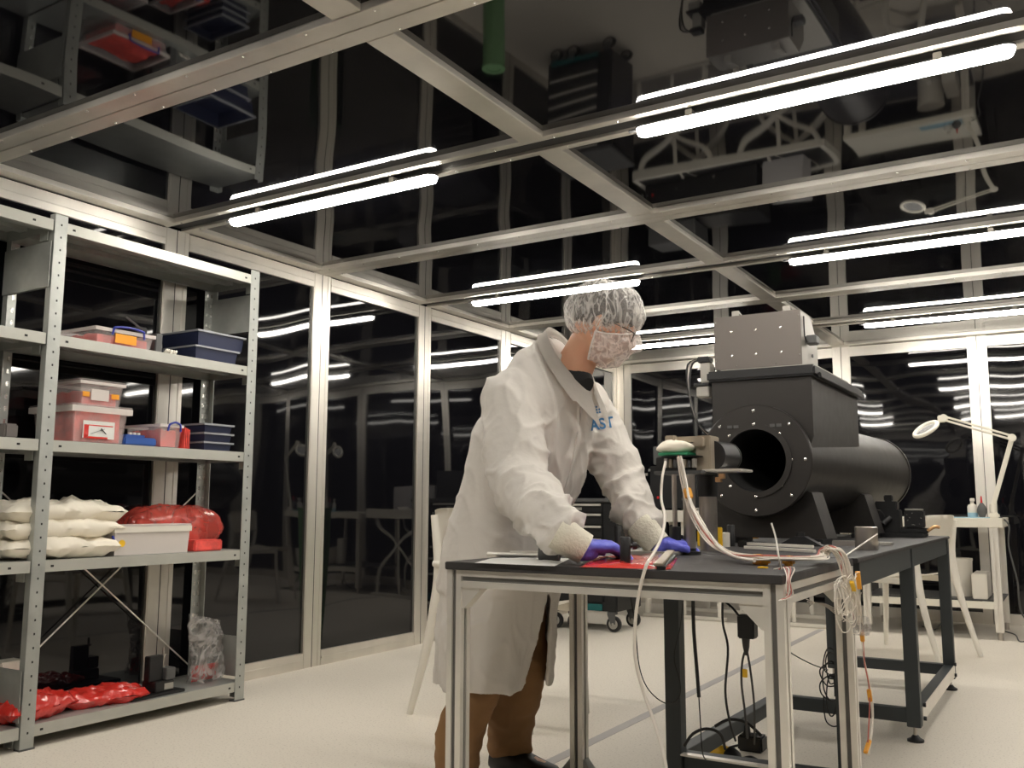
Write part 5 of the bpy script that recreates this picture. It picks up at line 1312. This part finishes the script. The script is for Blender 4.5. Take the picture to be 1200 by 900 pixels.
# things on the cream bench
def bz_(px_, y): return P(px_, 601, y=y)
c = P(1140, 603, y=7.16)
wbt = empty('white_bottle', (c.x, 7.16, bz), label='small white bottle with pale blue liquid beside the black air blower', cat='bottle')
g = G(); g.lathe((c.x, 7.16, bz), [(.030, 0), (.032, .004), (.032, .075), (.026, .09), (.012, .097), (.012, .11), (0, .11)], 24); kid(wbt, 'body', 'whiteplastic', g, 40)
g = G(); g.lathe((c.x, 7.16, bz+.006), [(.0325, 0), (.0325, .03), (.0322, .03)], 24); kid(wbt, 'liquid_band', 'bluegrey', g, 40)
g = G(); g.box((c.x-.012, 7.14, bz+.112), (c.x+.016, 7.18, bz+.135), .003); kid(wbt, 'cap', 'whiteplastic', g)
c = P(1151, 603, y=7.12)
ab = empty('air_blower', (c.x, 7.12, bz), label='black rubber air blower with a red nozzle on the cream bench', cat='air blower')
g = G(); g.lathe((c.x, 7.12, bz), [(.008, 0), (.018, .008), (.030, .035), (.032, .055), (.024, .080), (.012, .098), (.008, .104), (0, .104)], 24); kid(ab, 'bulb', 'greydark', g, 60)
g = G(); g.lathe((c.x, 7.12, bz+.104), [(.007, 0), (.004, .045), (0, .046)], 12); kid(ab, 'nozzle', 'tipred', g, 40)
c = P(1115, 602, y=7.15); g = G(); g.box((c.x-.06, 7.10, bz), (c.x+.24, 7.24, bz+.006), .001); simple(g, 'blue_mat', 'bluegrey', 'thin blue mat under the bottle on the cream bench', 'mat')
ml = empty('magnifier_lamp', (3.13, 7.10, bz), label='cream swing arm magnifier lamp clamped to the cream bench', cat='magnifier lamp')
yl = 7.12
pb0, pj1, pj2, prn = P(1164, 596, y=yl), P(1186, 513, y=yl), P(1106, 490, y=yl-.1), P(1085, 503, y=yl-.13)
g = G(); g.box((pb0.x-.03, yl-.03, bz), (pb0.x+.035, yl+.03, bz+.035), .008); g.cyl((pb0.x, yl, bz+.03), (pb0.x, yl, pb0.z+.03), .022, n=16); kid(ml, 'clamp_base', 'cream', g, 40)
g = G(); g.bar(pb0+V(0, 0, .02), pj1, .030, .026, up=(0, 1, 0), bevel=.005); kid(ml, 'lower_arm', 'cream', g, 40)
g = G(); g.cyl(pj1+V(0, -.025, 0), pj1+V(0, .025, 0), .026, n=16); kid(ml, 'elbow_joint', 'cream', g, 40)
for d in (.013, -.013):
    g = G(); g.bar(pj1+V(0, 0, d), pj2+V(0, 0, d), .014, .014, up=(0, 1, 0), bevel=.003); kid(ml, 'upper_arm', 'cream', g, 40)
g = G(); g.cyl(pj2+V(0, -.025, 0), pj2+V(0, .025, 0), .026, n=16); g.box(pj2+V(-.04, -.012, -.03), pj2+V(.01, .012, .02), .006); kid(ml, 'head_joint', 'cream', g, 40)
g = G(); hn = V(-.42, -.45, .79).normalized(); x_ = V(.85, .2, .45); x_ = (x_-hn*x_.dot(hn)).normalized(); y_ = hn.cross(x_)
g.tube([prn+(x_*math.cos(2*pi*k/36)+y_*math.sin(2*pi*k/36))*.085 for k in range(37)], .014, 10); rg = kid(ml, 'lamp_ring', 'cream', g, 60)
g = G(); g.bar(prn+x_*.08, pj2, .02, .016, up=(0, 1, 0), bevel=.003); kid(ml, 'ring_bracket', 'cream', g, 40)
g = G(); g.rings([[prn+hn*h+(x_*math.cos(2*pi*k/36)+y_*math.sin(2*pi*k/36))*.073 for k in range(36)] for h in (-.002, .002)]); g.make('magnifier_lens', 'lensglass', rg, 40)
cable('lamp_cable', [P(1170, 605, y=7.2), P(1182, 615, y=7.2), P(1182, 640, y=7.2), P(1192, 680, y=7.2), P(1198, 720, y=7.3), V(3.42, 7.3, .005)], .006, 'greydark', 'grey cable drooping off the right end of the cream bench')
cable('bench_cable', [V(2.62, 7.5, .004), V(2.72, 7.35, .004), V(2.80, 7.30, .10), V(2.86, 7.35, .22)], .004, 'greydark', 'thin cable drooping to the floor under the cream bench')
cable('outlet_cable', [P(1178, 740, z=.004), P(1190, 744, z=.004), P(1196, 752, z=.004), P(1215, 748, z=.004)], .004, 'greydark', 'thin cable curling over the floor by the right bench leg')
